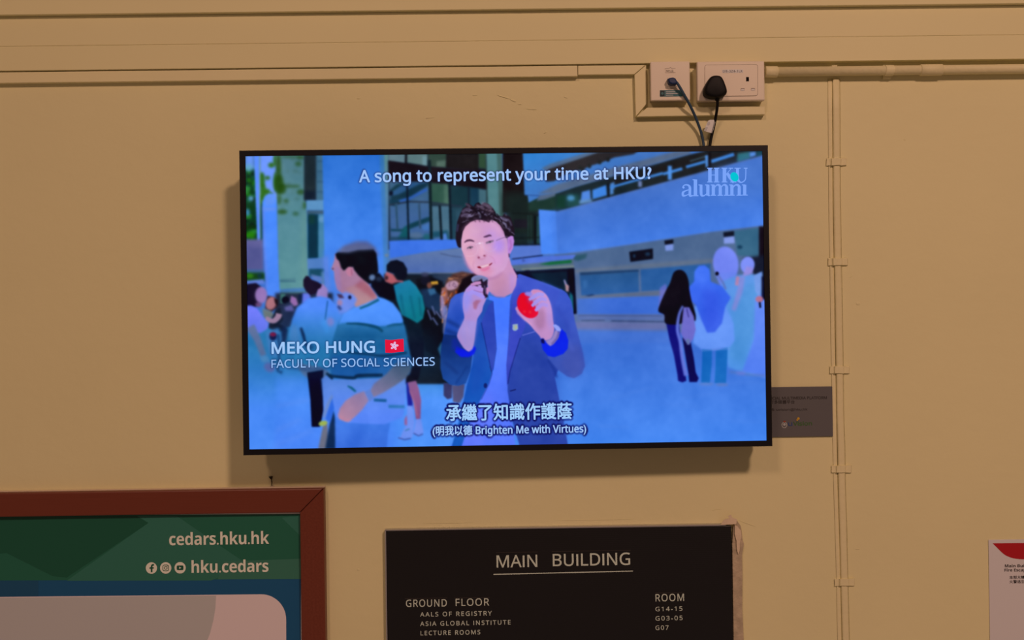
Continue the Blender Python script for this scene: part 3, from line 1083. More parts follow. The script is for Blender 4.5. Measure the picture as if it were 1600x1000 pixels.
fill([(898, 503), (1040, 504.5), (1040, 517), (898, 516)], (104, 114, 166), 1.2)
fill([(898, 515), (1060, 517), (1060, 535), (898, 535)], (72, 116, 206), 2.5)
fill([(983.2, 393.5), (1020, 388.2), (1020.4, 404.6), (985, 409.2)], (8, 12, 28), .6)
ell(991, 400, 2, 3, (30, 60, 90), .8)
ell(1012, 397, 4, 3, (24, 52, 80), 1)
fill([(1038, 376), (1052, 374), (1052, 381), (1039, 383)], (14, 18, 34), .6)
fill([(1039, 383), (1052, 381), (1052, 391), (1040, 392)], (126, 150, 220), .8)
fill([(1130, 363), (1147, 361), (1147, 369), (1131, 371)], (14, 22, 40), .7)
fill([(1131, 371), (1147, 369), (1148, 380), (1131, 381)], (130, 152, 224), .9)
# left end of that wall: ledges and the dark doorway
fill([(798, 384), (844, 383), (846, 398), (798, 405)], (88, 120, 202), .7)
line([(800, 404.8), (848, 399)], 1.5, (18, 20, 50), .4)
fill([(798, 407), (848, 400.5), (900, 398), (895, 405), (850, 412), (798, 415)], (84, 116, 212), .6)
fill([(815, 402), (822, 408), (816, 410)], (66, 90, 170), .6)
fill([(798, 415), (848, 410), (896, 405), (897, 420), (798, 424)], (86, 106, 130), .8)
fill([(842, 413), (860, 409), (893, 406), (893, 411), (858, 414)], (22, 104, 62), .7)
line([(815, 421), (897, 416)], 2.4, (120, 134, 132), .6)
fill([(805, 424), (897, 419), (901, 490), (889, 492), (860, 470), (805, 440)], (6, 14, 36), .6)
fill([(828, 427), (886, 424), (889, 470), (840, 440)], (8, 34, 54), 1.2)
fill([(887, 420), (897, 419.5), (900.5, 490), (890, 490)], (4, 6, 28), .5)
fill([(820, 423), (827, 422), (829, 436), (820, 434)], (10, 12, 40), 1)
fill([(890, 455), (895, 462), (896, 486), (889, 490)], (20, 110, 130), 1.2)
line([(881.5, 437), (884, 444), (888, 449)], [2.4, 3, 3], (160, 150, 200), .5)
fill([(883, 444), (889, 446), (888.5, 456), (884, 455)], (178, 140, 150), .7)

def soften(s):
    for c_ in range(3):
        IMG[..., c_] = _blur(np.pad(IMG[..., c_], 8, 'edge'), s * S)[8:-8, 8:-8]


soften(.8)
# -- people at the right
fill(circle(1134, 412, 20, 27, 30, -8), (118, 136, 238), 1.3)
fill([(1118, 428), (1150, 425), (1153, 455), (1146, 480), (1130, 460)], (112, 136, 236), 1.6)
grad([(1128, 440), (1152, 430), (1176, 428), (1200, 445), (1200, 590), (1168, 584), (1138, 574), (1132, 540)], (96, 150, 226), (84, 148, 226), (0, 440), (0, 560), 1.6)
fill([(1146, 470), (1172, 440), (1190, 450), (1180, 520), (1160, 570), (1140, 560)], (76, 144, 206), 5, .6)
ell(1168, 414, 11, 13, (124, 142, 240), 1, 1, 10)
fill([(1166, 416), (1177, 418), (1176, 427), (1169, 430), (1160, 432)], (150, 142, 220), 1.2, .9)
grad([(1180, 465), (1200, 450), (1200, 592), (1160, 580), (1178, 530)], (102, 138, 236), (86, 128, 236), (0, 470), (0, 580), 1.6)
line([(1160, 432), (1156, 455), (1146, 485)], [8, 9, 7], (136, 138, 212), 1.6, .8)
line([(1153, 432), (1151, 446)], 5.5, (176, 134, 176), 1)
ell(1120.4, 427.6, 2.8, 3.2, (14, 12, 30), .6)
line([(1122, 430), (1130, 442), (1134, 452)], 3, (100, 112, 176), 1, .8)
fill([(1178, 430), (1186, 426), (1191, 424), (1192, 450), (1186, 465), (1180, 455)], (112, 150, 222), 1)
rect(1190, 432, 1200, 468, (12, 16, 44), 1.2)
ell(1186.5, 467.5, 6, 5, (170, 112, 140), .8)
line([(1187, 472), (1188, 481)], 3, (10, 14, 40), .6)
line([(1140, 581), (1168, 585), (1196, 587)], 3, (92, 120, 180), 1.6, .7)
ell(1158, 583, 8, 3, (120, 130, 220), 2, .6)
# woman in blue headscarf
fill([(1085, 478), (1130, 470), (1146, 505), (1148, 532), (1140, 542), (1112, 547), (1096, 546), (1083, 536)], (104, 150, 240), 1.4)
fill([(1097.5, 546), (1112.5, 546.5), (1112, 570), (1109, 598.5), (1095.5, 597.5), (1097, 565)], (26, 106, 188), .8)
fill([(1118.5, 548), (1137, 543), (1135.5, 575), (1134.5, 598.5), (1116.5, 598.5), (1118, 575)], (26, 106, 188), .8)
grad([(1084.5, 440), (1085.5, 424), (1092, 415.5), (1101, 414.5), (1108.5, 421), (1110.5, 440), (1128, 447), (1142, 465), (1133, 480), (1128, 505), (1117, 519), (1105, 520), (1096, 500), (1088, 478), (1073, 464), (1075, 450)],
     (66, 114, 240), (60, 98, 226), (0, 420), (0, 510), 1.1)
ell(1097, 430, 11, 13, (72, 118, 240), 2, .8)
fill([(1098, 450), (1125, 458), (1122, 500), (1108, 515), (1100, 495)], (56, 88, 222), 5, .6)
line([(1096, 548), (1140, 545)], 2, (120, 150, 226), 1, .6)
ell(1104, 600, 12, 2, (100, 128, 190), 1.5, .7)
ell(1128, 601, 10, 2.2, (96, 120, 176), 1.5, .7)
# woman in black
fill([(1031, 450), (1040, 443), (1044, 455), (1034, 480), (1029, 486)], (110, 110, 200), 1.2, .7)
grad([(1040, 500), (1061, 503), (1063, 530), (1066, 560), (1071, 586), (1072.5, 595), (1066, 597.5), (1059.5, 595), (1058.5, 585), (1053, 555), (1046, 530)], (14, 18, 120), (16, 14, 110), (0, 510), (0, 590), .8)
grad([(1066, 527), (1079, 534), (1084, 560), (1087, 582), (1091.5, 591), (1089, 597), (1077, 597), (1076, 586), (1071, 556)], (14, 10, 70), (10, 8, 84), (0, 530), (0, 590), .8)
fill([(1051.5, 428), (1057, 422.5), (1065, 422), (1072, 428), (1076, 440), (1077, 452), (1081, 472), (1087, 492), (1086, 502), (1079, 498), (1062, 506.5), (1040, 505.5), (1038, 492), (1029, 487), (1030.5, 477), (1040, 455), (1047, 442)], (12, 10, 24), .8, smooth=3)
line([(1067, 478), (1061, 492), (1058.5, 515), (1063, 535), (1066, 560), (1072, 587)], [3, 4.2, 5, 5, 5, 7], (104, 122, 216), 1, .95, smooth=4)
fill([(1068, 480), (1077, 480), (1084, 494), (1087, 515), (1083, 530), (1076, 539), (1070, 532), (1064, 522), (1066, 500)], (112, 110, 200), .9)
line([(1073, 482), (1076, 496)], 1.6, (60, 54, 130), .7)
fill([(1071, 530), (1078, 530), (1077, 538), (1074, 539)], (100, 120, 170), .9)

# -- crowd at the left
rect(430, 458, 520, 500, (34, 44, 66), 2)
fill([(384, 444), (400, 442), (408, 448), (406, 470), (400, 480), (384, 478)], (26, 20, 46), 1.2)
ell(408, 461, 9.5, 13, (148, 118, 180), 1.4)
ell(404, 476, 5, 4, (110, 76, 120), 1.6)
rect(438, 459, 446, 474, (64, 112, 110), 1.2)
ell(446, 469, 6, 6, (10, 14, 36), .9)
fill([(455, 462), (463, 466), (466, 476), (458, 480), (453, 472)], (150, 110, 170), 1.2)
fill([(466, 460), (476, 458), (480, 470), (468, 474)], (16, 34, 70), 1.4)
fill([(473, 458), (484, 458), (486, 470), (472, 474)], (100, 120, 226), 1.4)
fill([(436, 478), (452, 472), (466, 484), (466, 506), (440, 515), (424, 510)], (42, 54, 84), 1.5)
fill([(444, 480), (456, 476), (460, 486), (446, 486)], (100, 98, 160), 1.5)
fill([(418, 462), (428, 464), (434, 470), (433, 480), (424, 488), (414, 482)], (52, 30, 40), 1.2)
ell(423.5, 474, 8, 10.5, (170, 114, 124), 1.2, 1, 20)
fill([(428, 466), (434, 468), (434, 478), (430, 474)], (30, 20, 30), 1)
fill([(410, 482), (424, 486), (430, 494), (420, 500), (412, 496)], (110, 120, 120), 1.6)
fill([(430, 486), (438, 480), (442, 500), (434, 510), (420, 512), (420, 506)], (28, 36, 54), 1.2)
line([(415, 497), (426, 502), (434, 496), (436, 490)], [7, 8, 9, 10], (166, 132, 160), .9, smooth=4)
fill([(421, 505), (440, 508), (448, 516), (430, 520), (420, 512)], (24, 28, 44), 1.4)
fill([(440, 508), (450, 514), (448, 530), (442, 545), (438, 530)], (26, 40, 76), 2)
# woman at the left edge
grad([(384, 540), (418, 550), (430, 580), (432, 640), (428, 705), (384, 705)], (60, 138, 200), (76, 138, 240), (0, 550), (0, 640), 3)
fill([(384, 478), (392, 477), (402, 482), (412, 496), (420, 506), (418, 514), (408, 520), (396, 521), (384, 515)], (116, 126, 246), 1.2)
fill([(384, 490), (400, 494), (410, 510), (398, 520), (384, 512)], (106, 120, 240), 4, .6)
line([(391, 510), (402, 530), (412, 556)], [14, 11, 9], (106, 118, 158), 1.4)
fill([(406, 556), (418, 556), (422, 566), (409, 566)], (100, 150, 200), 1.6, .8)
ell(421, 574, 9, 7, (112, 112, 176), 1.8, .9, 30)
fill([(415, 518), (436, 512), (440, 530), (432, 560), (420, 552)], (74, 132, 196), 2)
line([(434, 522), (437, 545), (434, 580), (441, 582)], [5, 4, 4, 6], (26, 60, 110), 1.3, .8)
ell(426.5, 526, 5.6, 6.2, (20, 20, 66), 1)
ell(426.5, 522.5, 5, 3.4, (140, 26, 66), .9)
# woman with a bun, seen from behind
fill([(462, 570), (478, 566), (500, 572), (516, 582), (506, 592), (488, 594), (474, 586)], (96, 118, 160), 1.6)
grad([(480, 582), (505, 578), (505, 610), (506, 640), (500, 667), (487, 667), (485, 625)], (6, 8, 36), (4, 4, 34), (0, 590), (0, 660), .9)
fill([(496, 447), (504, 443), (512, 452), (512, 468), (494, 464)], (150, 128, 190), 1.2)
grad([(452, 522), (456, 500), (464, 480), (482, 466), (500, 463), (516, 466), (526, 478), (534, 495), (536, 560), (515, 575), (480, 570), (462, 566), (455, 545)], (84, 140, 246), (54, 136, 190), (0, 480), (0, 545), 1.4)
fill([(456, 505), (466, 512), (470, 550), (458, 548), (452, 528)], (90, 140, 200), 2.5, .7)
line([(470, 512), (474, 524), (478, 540)], [4, 5, 3], (20, 44, 84), 1.2)
fill([(475, 535), (492, 540), (486, 548), (476, 544)], (20, 46, 92), 2.5, .7)
line([(448, 574), (478, 578), (520, 574)], 3, (20, 50, 100), 2, .6)
fill([(474, 437), (478, 431), (482, 431.5), (487, 437), (496, 440), (503, 445), (501, 450), (497, 452), (494, 459), (485, 461), (478, 455), (474, 447)], (26, 18, 44), .9)
fill([(485, 428), (500, 432), (506, 440), (496, 440), (488, 435)], (100, 124, 186), 1.2, .8)
line([(512, 470), (508, 500)], 2.2, (36, 96, 156), .9, .9)
ell(516, 503, 6, 7, (146, 130, 196), 2, .7)
line([(505, 500), (512, 520)], 8, (76, 160, 246), 2.5, .6)
# man in teal
fill([(634, 594), (644, 592), (645, 640), (637, 634)], (26, 34, 150), 1)
fill([(637, 597), (649, 592), (654, 606), (658, 625), (657, 655), (650, 656), (646, 628), (640, 612)], (138, 88, 138), .9)
line([(640, 610), (648, 632), (652, 650)], 2, (184, 118, 140), 1.2, .6)
fill([(632, 655), (636, 648), (640, 666), (632, 664)], (150, 96, 150), 1.2)
fill([(636, 634), (645, 634), (648, 660), (644, 684), (624, 686), (630, 672), (636, 664)], (112, 146, 236), 1)
fill([(650, 655), (658, 655), (662, 676), (654, 680), (645, 677), (648, 668)], (116, 146, 236), 1)
line([(622, 684), (632, 687), (642, 685)], 1.8, (70, 84, 160), .8)
line([(646, 677), (654, 681), (661, 678)], 1.8, (70, 84, 160), .8)
line([(633, 673), (640, 670)], 1.5, (60, 120, 160), .8)
grad([(628, 500), (655, 492), (664, 500), (662, 560), (653, 594), (634, 598), (628, 560)], (14, 34, 46), (14, 12, 26), (0, 500), (0, 540), 1)
fill([(650, 436), (672, 432), (692, 440), (694, 560), (680, 556), (664, 548), (658, 500)], (14, 18, 28), 1.4)
ell(665, 438, 8, 8, (22, 24, 42), 1.2)
ell(664, 429, 6, 3, (58, 62, 92), 1.6)
fill([(656, 452), (674, 450), (690, 462), (688, 490), (664, 480)], (28, 52, 84), 1.8)
ell(671, 446, 4, 5, (120, 76, 66), 1)
fill([(673, 440), (684, 439), (685, 444), (674, 446)], (196, 150, 60), .7)
line([(673, 445), (684, 444.5)], 1.6, (90, 60, 40), .5)
fill([(668, 452), (679, 450), (682, 458), (672, 462)], (64, 116, 160), 1.2, .8)
for x0, y0, x1, y1 in ((675, 478, 680, 492), (681, 486, 690, 498), (668, 484, 674, 500), (676, 496, 684, 508)):
    line([(x0, y0), (x1, y1)], 2.6, (100, 110, 160), .8, .8)
# woman with brown hair in the crowd
fill([(697, 438), (708, 428), (722, 424), (742, 428), (750, 440), (736, 455), (712, 470), (700, 480), (692, 470)], (88, 58, 54), 1.3)
for i in range(26):
    x, y = rng.uniform(698, 730), rng.uniform(428, 446)
    line([(x, y), (x + rng.uniform(3, 9), y + rng.uniform(-3, 3))], 1.6, [(150, 100, 78), (60, 32, 30), (176, 120, 90)][rng.integers(3)], .6, .7)
fill([(722, 436), (745, 424), (752, 432), (750, 444), (728, 456), (712, 462)], (18, 10, 20), 1)
ell(706, 446, 11, 7, (176, 140, 164), 1, 1, -20)
for i in range(14):
    ell(701 + rng.uniform(0, 12), 444 + rng.uniform(-4, 5), .9, .9, (100, 70, 100), .4, .7)
fill([(690, 450), (697, 448), (700, 462), (694, 480), (688, 470)], (150, 96, 90), 1)
for i in range(40):
    x, y = rng.uniform(688, 715), rng.uniform(452, 498)
    if x + (y - 452) * .25 < 716:
        line([(x, y), (x - rng.uniform(0, 4), y + rng.uniform(4, 9))], 2, [(196, 92, 34), (120, 46, 20), (230, 150, 90), (80, 28, 16), (170, 130, 150)][rng.integers(5)], .6, .85)
fill([(688, 462), (692, 462), (696, 484), (692, 500), (688, 488)], (150, 140, 190), 1, .8)
fill([(693, 480), (698, 476), (701, 498), (696, 526), (692, 520)], (120, 128, 190), 1.2, .8)
fill([(684, 545), (690, 534), (694, 540), (696, 556), (688, 556)], (52, 110, 150), 1.2, .9)

# -- woman in stripes passing in front
fill([(497, 702), (505, 664), (511, 658), (514, 690), (510, 702)], (104, 108, 128), 1.2)
fill([(508, 702), (514, 668), (520, 640), (528, 660), (526, 702)], (14, 44, 84), 1.4)
fill([(502, 592), (512, 586), (524, 596), (522, 630), (512, 660), (506, 655), (505, 625)], (98, 140, 228), 1.4)
fill([(508, 655), (514, 636), (519, 620), (523, 636), (516, 660)], (50, 106, 220), 1.2)
line([(505, 652), (513, 630), (520, 618)], 3, (120, 136, 170), 1.4, .7)
ell(504.5, 661.5, 7, 4, (150, 172, 84), 1, 1, -12)
grad([(523, 640), (560, 655), (590, 660), (610, 660), (606, 680), (604, 704), (524, 704)], (66, 122, 224), (62, 112, 216), (0, 655), (0, 700), 1.2)
fill([(548, 664), (570, 664), (566, 704), (544, 704)], (50, 100, 206), 6, .5)
grad([(519, 594), (560, 590), (634, 588), (634, 620), (630, 652), (600, 663), (566, 662), (545, 660), (526, 652), (521, 630)], (100, 142, 228), (90, 134, 240), (0, 595), (0, 650), 1.2)
fill([(588, 462), (600, 466), (614, 474), (626, 490), (632, 510), (640, 548), (644, 572), (636, 585), (600, 590), (553, 592), (518, 590), (514, 560), (520, 530), (528, 506), (536, 492), (553, 480)], (40, 110, 164), 1.1)
fill([(588, 462), (600, 466), (614, 474), (626, 490), (630, 502), (626, 506), (605, 509), (586, 510), (560, 505), (540, 505), (528, 508), (536, 490), (553, 480)], (84, 148, 250), 1.2)
grad([(530, 505), (560, 506), (598, 516), (632, 508), (637, 530), (600, 530), (540, 530), (524, 525)], (54, 124, 184), (36, 104, 156), (0, 506), (0, 526), 2, alpha=.9)
grad([(518, 555), (600, 553), (642, 556), (640, 585), (600, 590), (518, 590)], (38, 102, 168), (38, 98, 172), (0, 555), (0, 588), 1.4)
line([(541, 505.5), (560, 506), (575, 508), (590, 512), (598, 518.5)], [2, 3.6, 4.4, 4.6, 4], (18, 76, 110), .9, smooth=4)
line([(604, 510), (615, 507.5), (629, 506.5)], [2, 4, 3], (24, 88, 128), 1, smooth=4)
line([(540, 550), (570, 553), (600, 556), (636, 551)], [3, 3.6, 4.4, 4], (14, 56, 92), 1.1, smooth=4)
line([(514, 586), (522, 588), (552, 590.5), (560, 587), (598, 586)], [5, 4, 5, 5.5, 4.5], (12, 42, 72), 1, smooth=3)
line([(510, 583), (520, 592)], 4, (12, 36, 60), 1)
line([(543, 603), (549, 606), (556, 612)], [2, 4, 3], (24, 96, 130), .9)
line([(584, 625), (604, 626)], 4.5, (30, 92, 150), .9)
line([(607, 635), (632, 635.5)], 4.6, (50, 118, 180), 1.1)
# arm
grad([(618, 568), (632, 564), (642, 570), (642, 580), (634, 591), (618, 602), (598, 614), (583, 621), (578, 611), (584, 600), (604, 584)], (84, 98, 122), (132, 124, 160), (630, 575), (590, 612), 1.2)
fill([(570, 612), (578, 608), (584, 622), (577, 628)], (96, 130, 208), .9)
grad([(569, 611), (576, 626), (566, 640), (556, 650), (545, 659.5), (540, 659), (530, 655), (528, 649), (531, 638), (540, 626), (555, 616)], (146, 128, 168), (172, 130, 158), (570, 615), (535, 655), 1.1)
line([(531, 650), (540, 657), (548, 656)], 2, (196, 124, 150), 1.3, .6)
# head
fill([(526, 398), (536, 385), (556, 377), (574, 377), (586, 386), (592, 400), (560, 402)], (92, 100, 150), 2.4, .9)
fill([(524, 396), (522, 408), (517.5, 420), (522, 424), (523, 436), (527, 452), (538, 462), (556, 478), (590, 466), (574, 440), (560, 420), (540, 400)], (166, 124, 156), 1.0)
grad([(540, 450), (570, 440), (590, 464), (572, 474), (556, 480)], (168, 124, 142), (178, 138, 144), (560, 445), (565, 475), 1.6)
fill([(523, 415), (530, 420), (533, 452), (528, 456), (524, 440)], (150, 124, 184), 2, .6)
ell(520, 420, 1.6, 1.2, (76, 60, 90), .8)
fill([(554, 446), (566, 436), (588, 460), (584, 468), (570, 458)], (150, 70, 92), 2.4, .5)
fill([(524, 397), (528, 394), (545, 393.5), (560, 390), (583, 389), (588, 396), (590, 410), (591, 424), (588, 432), (584, 440), (577, 444), (569, 438), (560, 430), (553, 421), (552, 417), (545, 417.5), (537, 423), (533, 418), (530, 408), (526, 404)], (10, 14, 26), 1.0)
fill([(524, 394), (540, 384), (560, 381), (580, 384), (586, 391), (560, 392), (545, 396)], (96, 104, 140), 2.2, .65)
ell(546.5, 424.5, 5.6, 7.4, (188, 126, 156), .9, 1, -10)
line([(549, 420), (550, 430)], 1.4, (150, 90, 124), .8)
fill([(578, 432), (592, 426), (604, 440), (616, 446), (620, 456), (617, 468), (608, 468), (592, 464), (580, 448)], (8, 14, 30), 1.2)
ell(581.5, 433.5, 5, 4.6, (96, 122, 164), 1.3, 1, -40)
ell(592, 436, 5, 4, (36, 48, 72), 1.5)
line([(562, 482), (575, 477), (592, 468)], [3, 3.6, 4], (24, 96, 130), .9)
# her friend's hand and phone below the chin
fill([(527, 462), (540, 456), (552, 460), (558, 468), (552, 480), (540, 488), (530, 490), (526, 478)], (110, 140, 228), 1.6)
fill([(526, 459), (534, 460), (538, 466), (530, 466)], (74, 56, 92), 1)
ell(546.5, 464.5, 2.6, 3.2, (22, 24, 60), .8)
ell(531, 473, 4, 5, (160, 130, 170), 1.4)
line([(528, 478), (533, 484)], 4, (40, 60, 120), 1.4)
# teal shirt and head of the man behind
grad([(615, 446), (625, 441), (640, 437), (650, 446), (660, 462), (664, 482), (661, 498), (652, 505), (640, 498), (628, 492), (620, 470)], (32, 126, 166), (18, 124, 140), (620, 445), (650, 495), 1)
line([(626, 460), (632, 494)], 3, (12, 92, 120), 1.5, .7)
line([(641, 462), (648, 498)], 3, (14, 98, 122), 1.5, .7)
line([(655, 465), (658, 494)], 3, (12, 90, 112), 1.5, .7)
fill([(604, 424), (614, 428), (622, 440), (612, 444), (602, 440), (601, 432)], (176, 96, 106), 1.2)
ell(604, 434, 2.6, 3.4, (60, 40, 50), 1)
fill([(604, 414), (610, 408), (620, 406), (630, 410), (636, 420), (636, 432), (630, 438), (622, 436), (616, 428), (604, 424)], (10, 18, 36), .9)
line([(618, 439), (630, 440)], 3, (160, 90, 110), 1)

soften(.75)
# -- the man in the blazer
# trousers / bag below his left elbow
fill([(693, 598), (707, 600), (706, 622), (699, 624), (693, 618)], (56, 58, 104), 1)
fill([(706, 602), (726, 600), (724, 620), (718, 630), (708, 628)], (84, 84, 124), 1)
# shirt
grad([(764, 462), (780, 466), (796, 463), (806, 450), (806, 500), (797, 570), (798, 640), (806, 704), (700, 704), (735, 650), (765, 590), (770, 520)], (76, 126, 255), (90, 122, 246), (0, 470), (0, 640), .6)
fill([(742, 650), (765, 610), (772, 640), (750, 704), (716, 704)], (104, 122, 246), 5, .6)
# left half of the blazer
grad([(736, 462), (770, 470), (776, 545), (771, 577), (764, 598), (752, 622), (742, 642), (728, 676), (719, 704), (704, 704), (718, 655), (730, 600), (738, 570), (744, 520)], (43, 84, 177), (27, 88, 184), (0, 500), (0, 600), .7)
fill([(748, 500), (756, 500), (760, 560), (752, 600), (740, 620), (736, 600), (742, 560)], (30, 80, 177), 4, .6)
fill([(745, 610), (732, 650), (722, 690), (712, 704), (706, 704), (722, 650)], (23, 98, 194), 3, .5)
grad([(724, 456), (712, 460), (704, 468), (700, 484), (697, 505), (693, 525), (693, 540), (724, 545), (742, 540), (752, 500), (740, 460)], (59, 93, 197), (36, 79, 177), (0, 465), (0, 530), .7)
grad([(694, 522), (690, 536), (688, 556), (688, 575), (692, 592), (703, 601), (716, 603), (728, 599), (735, 580), (738, 556), (730, 540), (712, 524)], (23, 54, 120), (36, 80, 159), (0, 535), (0, 595), .8)
for x0, y0, x1, y1, wd in ((698, 500, 720, 512, 5), (696, 516, 718, 524, 6), (694, 533, 702, 537, 6), (706, 546, 728, 558, 4), (694, 565, 716, 584, 4)):
    line([(x0, y0), (x1, y1)], wd, (21, 51, 120), 2.2, .7)
line([(700, 490), (705, 475), (716, 464)], 5, (75, 105, 202), 3, .6)
line([(712, 600), (730, 572)], 2.4, (23, 58, 129), 1.4, .7)
fill([(752, 503), (757, 492), (764, 476), (771, 470), (774, 510), (776, 545), (771, 577), (768, 580), (761, 548)], (50, 73, 178), .6)
line([(752, 504), (761, 548), (768, 581)], 1.3, (25, 45, 129), .5, .9)
line([(765, 572), (769, 584), (764, 600), (752, 624)], 1.2, (36, 58, 137), .6, .7)
ell(758.5, 602.5, 2.8, 4.0, (20, 40, 112), .6)
# right half of the blazer
grad([(797, 470), (806, 430), (812, 428), (838, 437), (862, 446), (882, 455), (891, 468), (895, 485), (894, 530), (880, 560), (867, 590), (872, 615), (880, 655), (889, 704), (814, 704), (800, 655), (793, 610), (793, 560)], (63, 86, 196), (48, 73, 168), (0, 450), (0, 560), .7)
fill([(815, 520), (845, 540), (862, 580), (868, 620), (880, 690), (830, 700), (806, 650), (800, 600)], (46, 72, 163), 8, .7)
grad([(876, 452), (886, 458), (893, 472), (898, 500), (905, 528), (911, 552), (914, 572), (909, 584), (897, 591), (886, 588), (872, 578), (856, 560), (858, 520), (866, 480)], (59, 86, 194), (64, 88, 177), (0, 470), (0, 580), .9)
fill([(884, 540), (906, 540), (913, 568), (905, 586), (890, 588), (876, 570)], (72, 88, 172), 4, .7)
line([(868, 478), (884, 500), (892, 530)], 5, (52, 73, 177), 3, .6)
line([(886, 530), (896, 548)], 5, (82, 102, 199), 2.5, .6)
line([(856, 562), (866, 578), (870, 590)], 3, (32, 58, 147), 1.5, .8)
line([(846, 440), (880, 455)], 3, (77, 107, 206), 2, .6)
# lapel
grad([(803, 440), (808, 430), (812, 446), (816, 470), (820, 492), (821, 510), (812, 530), (806, 552), (797, 580), (792.5, 604), (791, 570), (794, 540), (799, 505)], (66, 80, 196), (59, 73, 185), (0, 470), (0, 580), .6)
line([(813, 528), (806, 550), (797, 580), (793.5, 600)], 1.3, (25, 38, 120), .5, .9)
line([(802, 420), (806, 426), (808, 434)], 2.4, (24, 16, 60), .6)
line([(816, 524), (826, 521), (836, 518)], 1.1, (126, 132, 222), .5, .9)
line([(797, 611), (801, 610), (806, 608.5)], 1.5, (18, 26, 90), .5)
fill([(801, 507), (804, 506.4), (809, 506), (809.6, 514), (806, 517), (803, 517), (800.6, 514.6)], (150, 172, 196), .5)
fill([(804, 509), (807.6, 508.6), (807.6, 513), (805, 514.4)], (178, 180, 140), .6)
# neck and head
grad([(762, 430), (796, 402), (799, 414), (804, 424), (808, 431), (806, 446), (800, 458), (788, 464), (774, 463), (764, 455), (761, 444)], (196, 146, 190), (186, 138, 180), (0, 425), (0, 460), .7)
fill([(766, 430), (786, 424), (792, 440), (780, 460), (768, 456)], (190, 136, 168), 4, .7)
fill([(796, 428), (806, 430), (804, 450), (797, 458)], (176, 140, 214), 2.5, .6)
line([(767, 458), (778, 464), (790, 464)], 2, (168, 124, 190), 1, .8)
head = [(720.5, 386), (721, 372), (723.5, 358), (730, 348), (742, 343), (757, 344), (772, 344), (783, 352), (790, 366), (795, 384), (796, 398), (793.5, 410), (787, 422), (776, 431), (764, 434), (752, 432.5), (741, 427), (732, 417), (726.5, 403)]
grad(head, (212, 160, 190), (202, 156, 202), (730, 380), (790, 380), .7, smooth=4)
fill([(742, 348), (775, 350), (784, 368), (770, 374), (735, 368)], (198, 148, 196), 4, .8)
ell(779, 384, 9, 12, (168, 136, 238), 4.5, .75)
ell(768, 366, 8, 6, (172, 138, 222), 4, .5)
ell(735, 403, 7, 10, (224, 164, 188), 4, .7)
ell(752, 386, 4, 8, (226, 182, 206), 2.5, .6)
ell(744, 360, 10, 7, (214, 168, 196), 4, .6)
ell(776, 406, 10, 9, (208, 152, 208), 4, .7)
ell(760, 424, 10, 7, (216, 142, 176), 3.5, .7)
ell(752, 395, 4.5, 7, (222, 166, 196), 2.4, .7)
fill([(724, 395), (730, 412), (742, 426), (737, 426), (727, 412), (722, 396)], (186, 130, 180), 1.6, .6)
fill([(792.5, 371), (797, 367.5), (802, 369), (803.5, 377), (801.5, 388), (797, 397), (793.5, 396)], (186, 134, 212), .7)
line([(797, 374), (799, 384), (796, 391)], 2.4, (160, 96, 164), 1, .6)
# hair
fill([(714.5, 384), (712, 374), (712.5, 360), (714.5, 346), (719, 334), (723, 326), (729, 322), (727, 317.5), (733, 318), (740, 323), (743, 318), (748, 316), (752, 320), (757, 316.5), (764, 319), (770, 325), (774, 331), (776, 337), (785, 338),
      (788, 333.5), (792, 336), (798, 340), (801, 348), (803.5, 358), (804, 369), (799, 368), (793, 371), (790, 372), (787, 362), (781, 352), (775, 346), (768, 343), (764, 347.5), (758, 345.5), (752, 343.5), (744, 343.5), (735, 347), (727, 354), (723, 362), (720.5, 375), (720.5, 387), (717, 387)], (32, 22, 36), .6)
for pts, wd, c, al in (
        ([(727, 318), (732, 321), (735, 324)], 3.2, (110, 104, 130), .7), ([(722, 332), (729, 327), (736, 328)], 4, (122, 112, 148), .7),
        ([(720, 338), (728, 335), (738, 337)], 3.4, (138, 126, 168), .7), ([(728, 340), (735, 338), (741, 335)], 2.2, (176, 166, 206), .75),
        ([(744, 321), (750, 323), (757, 327)], 3.4, (132, 116, 140), .8), ([(752, 318), (761, 321), (768, 327)], 5, (128, 110, 134), .85),
        ([(758, 328), (766, 329), (771, 331)], 2.4, (150, 128, 150), .8), ([(747, 331), (750, 336), (750, 341)], 2, (150, 158, 196), .8),
        ([(757, 333), (766, 336), (770, 341)], 1.8, (100, 90, 116), .7), ([(780, 340), (787, 342), (793, 345)], 3.6, (146, 144, 190), .8),
        ([(785, 347), (790, 351), (791, 357)], 2.2, (170, 172, 216), .85), ([(793, 342), (797, 347), (799, 353)], 2, (130, 130, 170), .7),
        ([(783, 350), (788, 357)], 1.4, (90, 80, 110), .7), ([(795, 354), (798, 362)], 1.8, (96, 92, 130), .7),
        ([(716, 350), (714, 362)], 2.0, (100, 112, 170), .6), ([(724, 346), (733, 341)], 1.6, (84, 70, 96), .6),
        ([(789, 335), (792, 337)], 1.6, (120, 130, 160), .8), ([(740, 341), (748, 342)], 1.4, (96, 76, 100), .7)):
    line(pts, wd * 1.15, c, 1.0, al * .72, smooth=4)
for i in range(70):                # loose strands
    x = rng.uniform(718, 800)
    y = np.interp(x, [718, 735, 760, 780, 800], [345, 330, 328, 342, 358]) + rng.uniform(-7, 8)
    a_ = rng.uniform(-.9, .5) if x < 770 else rng.uniform(.2, 1.3)
    ln = rng.uniform(3, 7)
    line([(x, y), (x + ln * .5 * math.cos(a_), y + ln * .5 * math.sin(a_) - .6), (x + ln * math.cos(a_), y + ln * math.sin(a_))], rng.uniform(.7, 1.6), [(22, 14, 26), (14, 10, 20), (112, 102, 134), (84, 72, 96), (140, 134, 172)][rng.integers(5)], .45, .5, smooth=3)
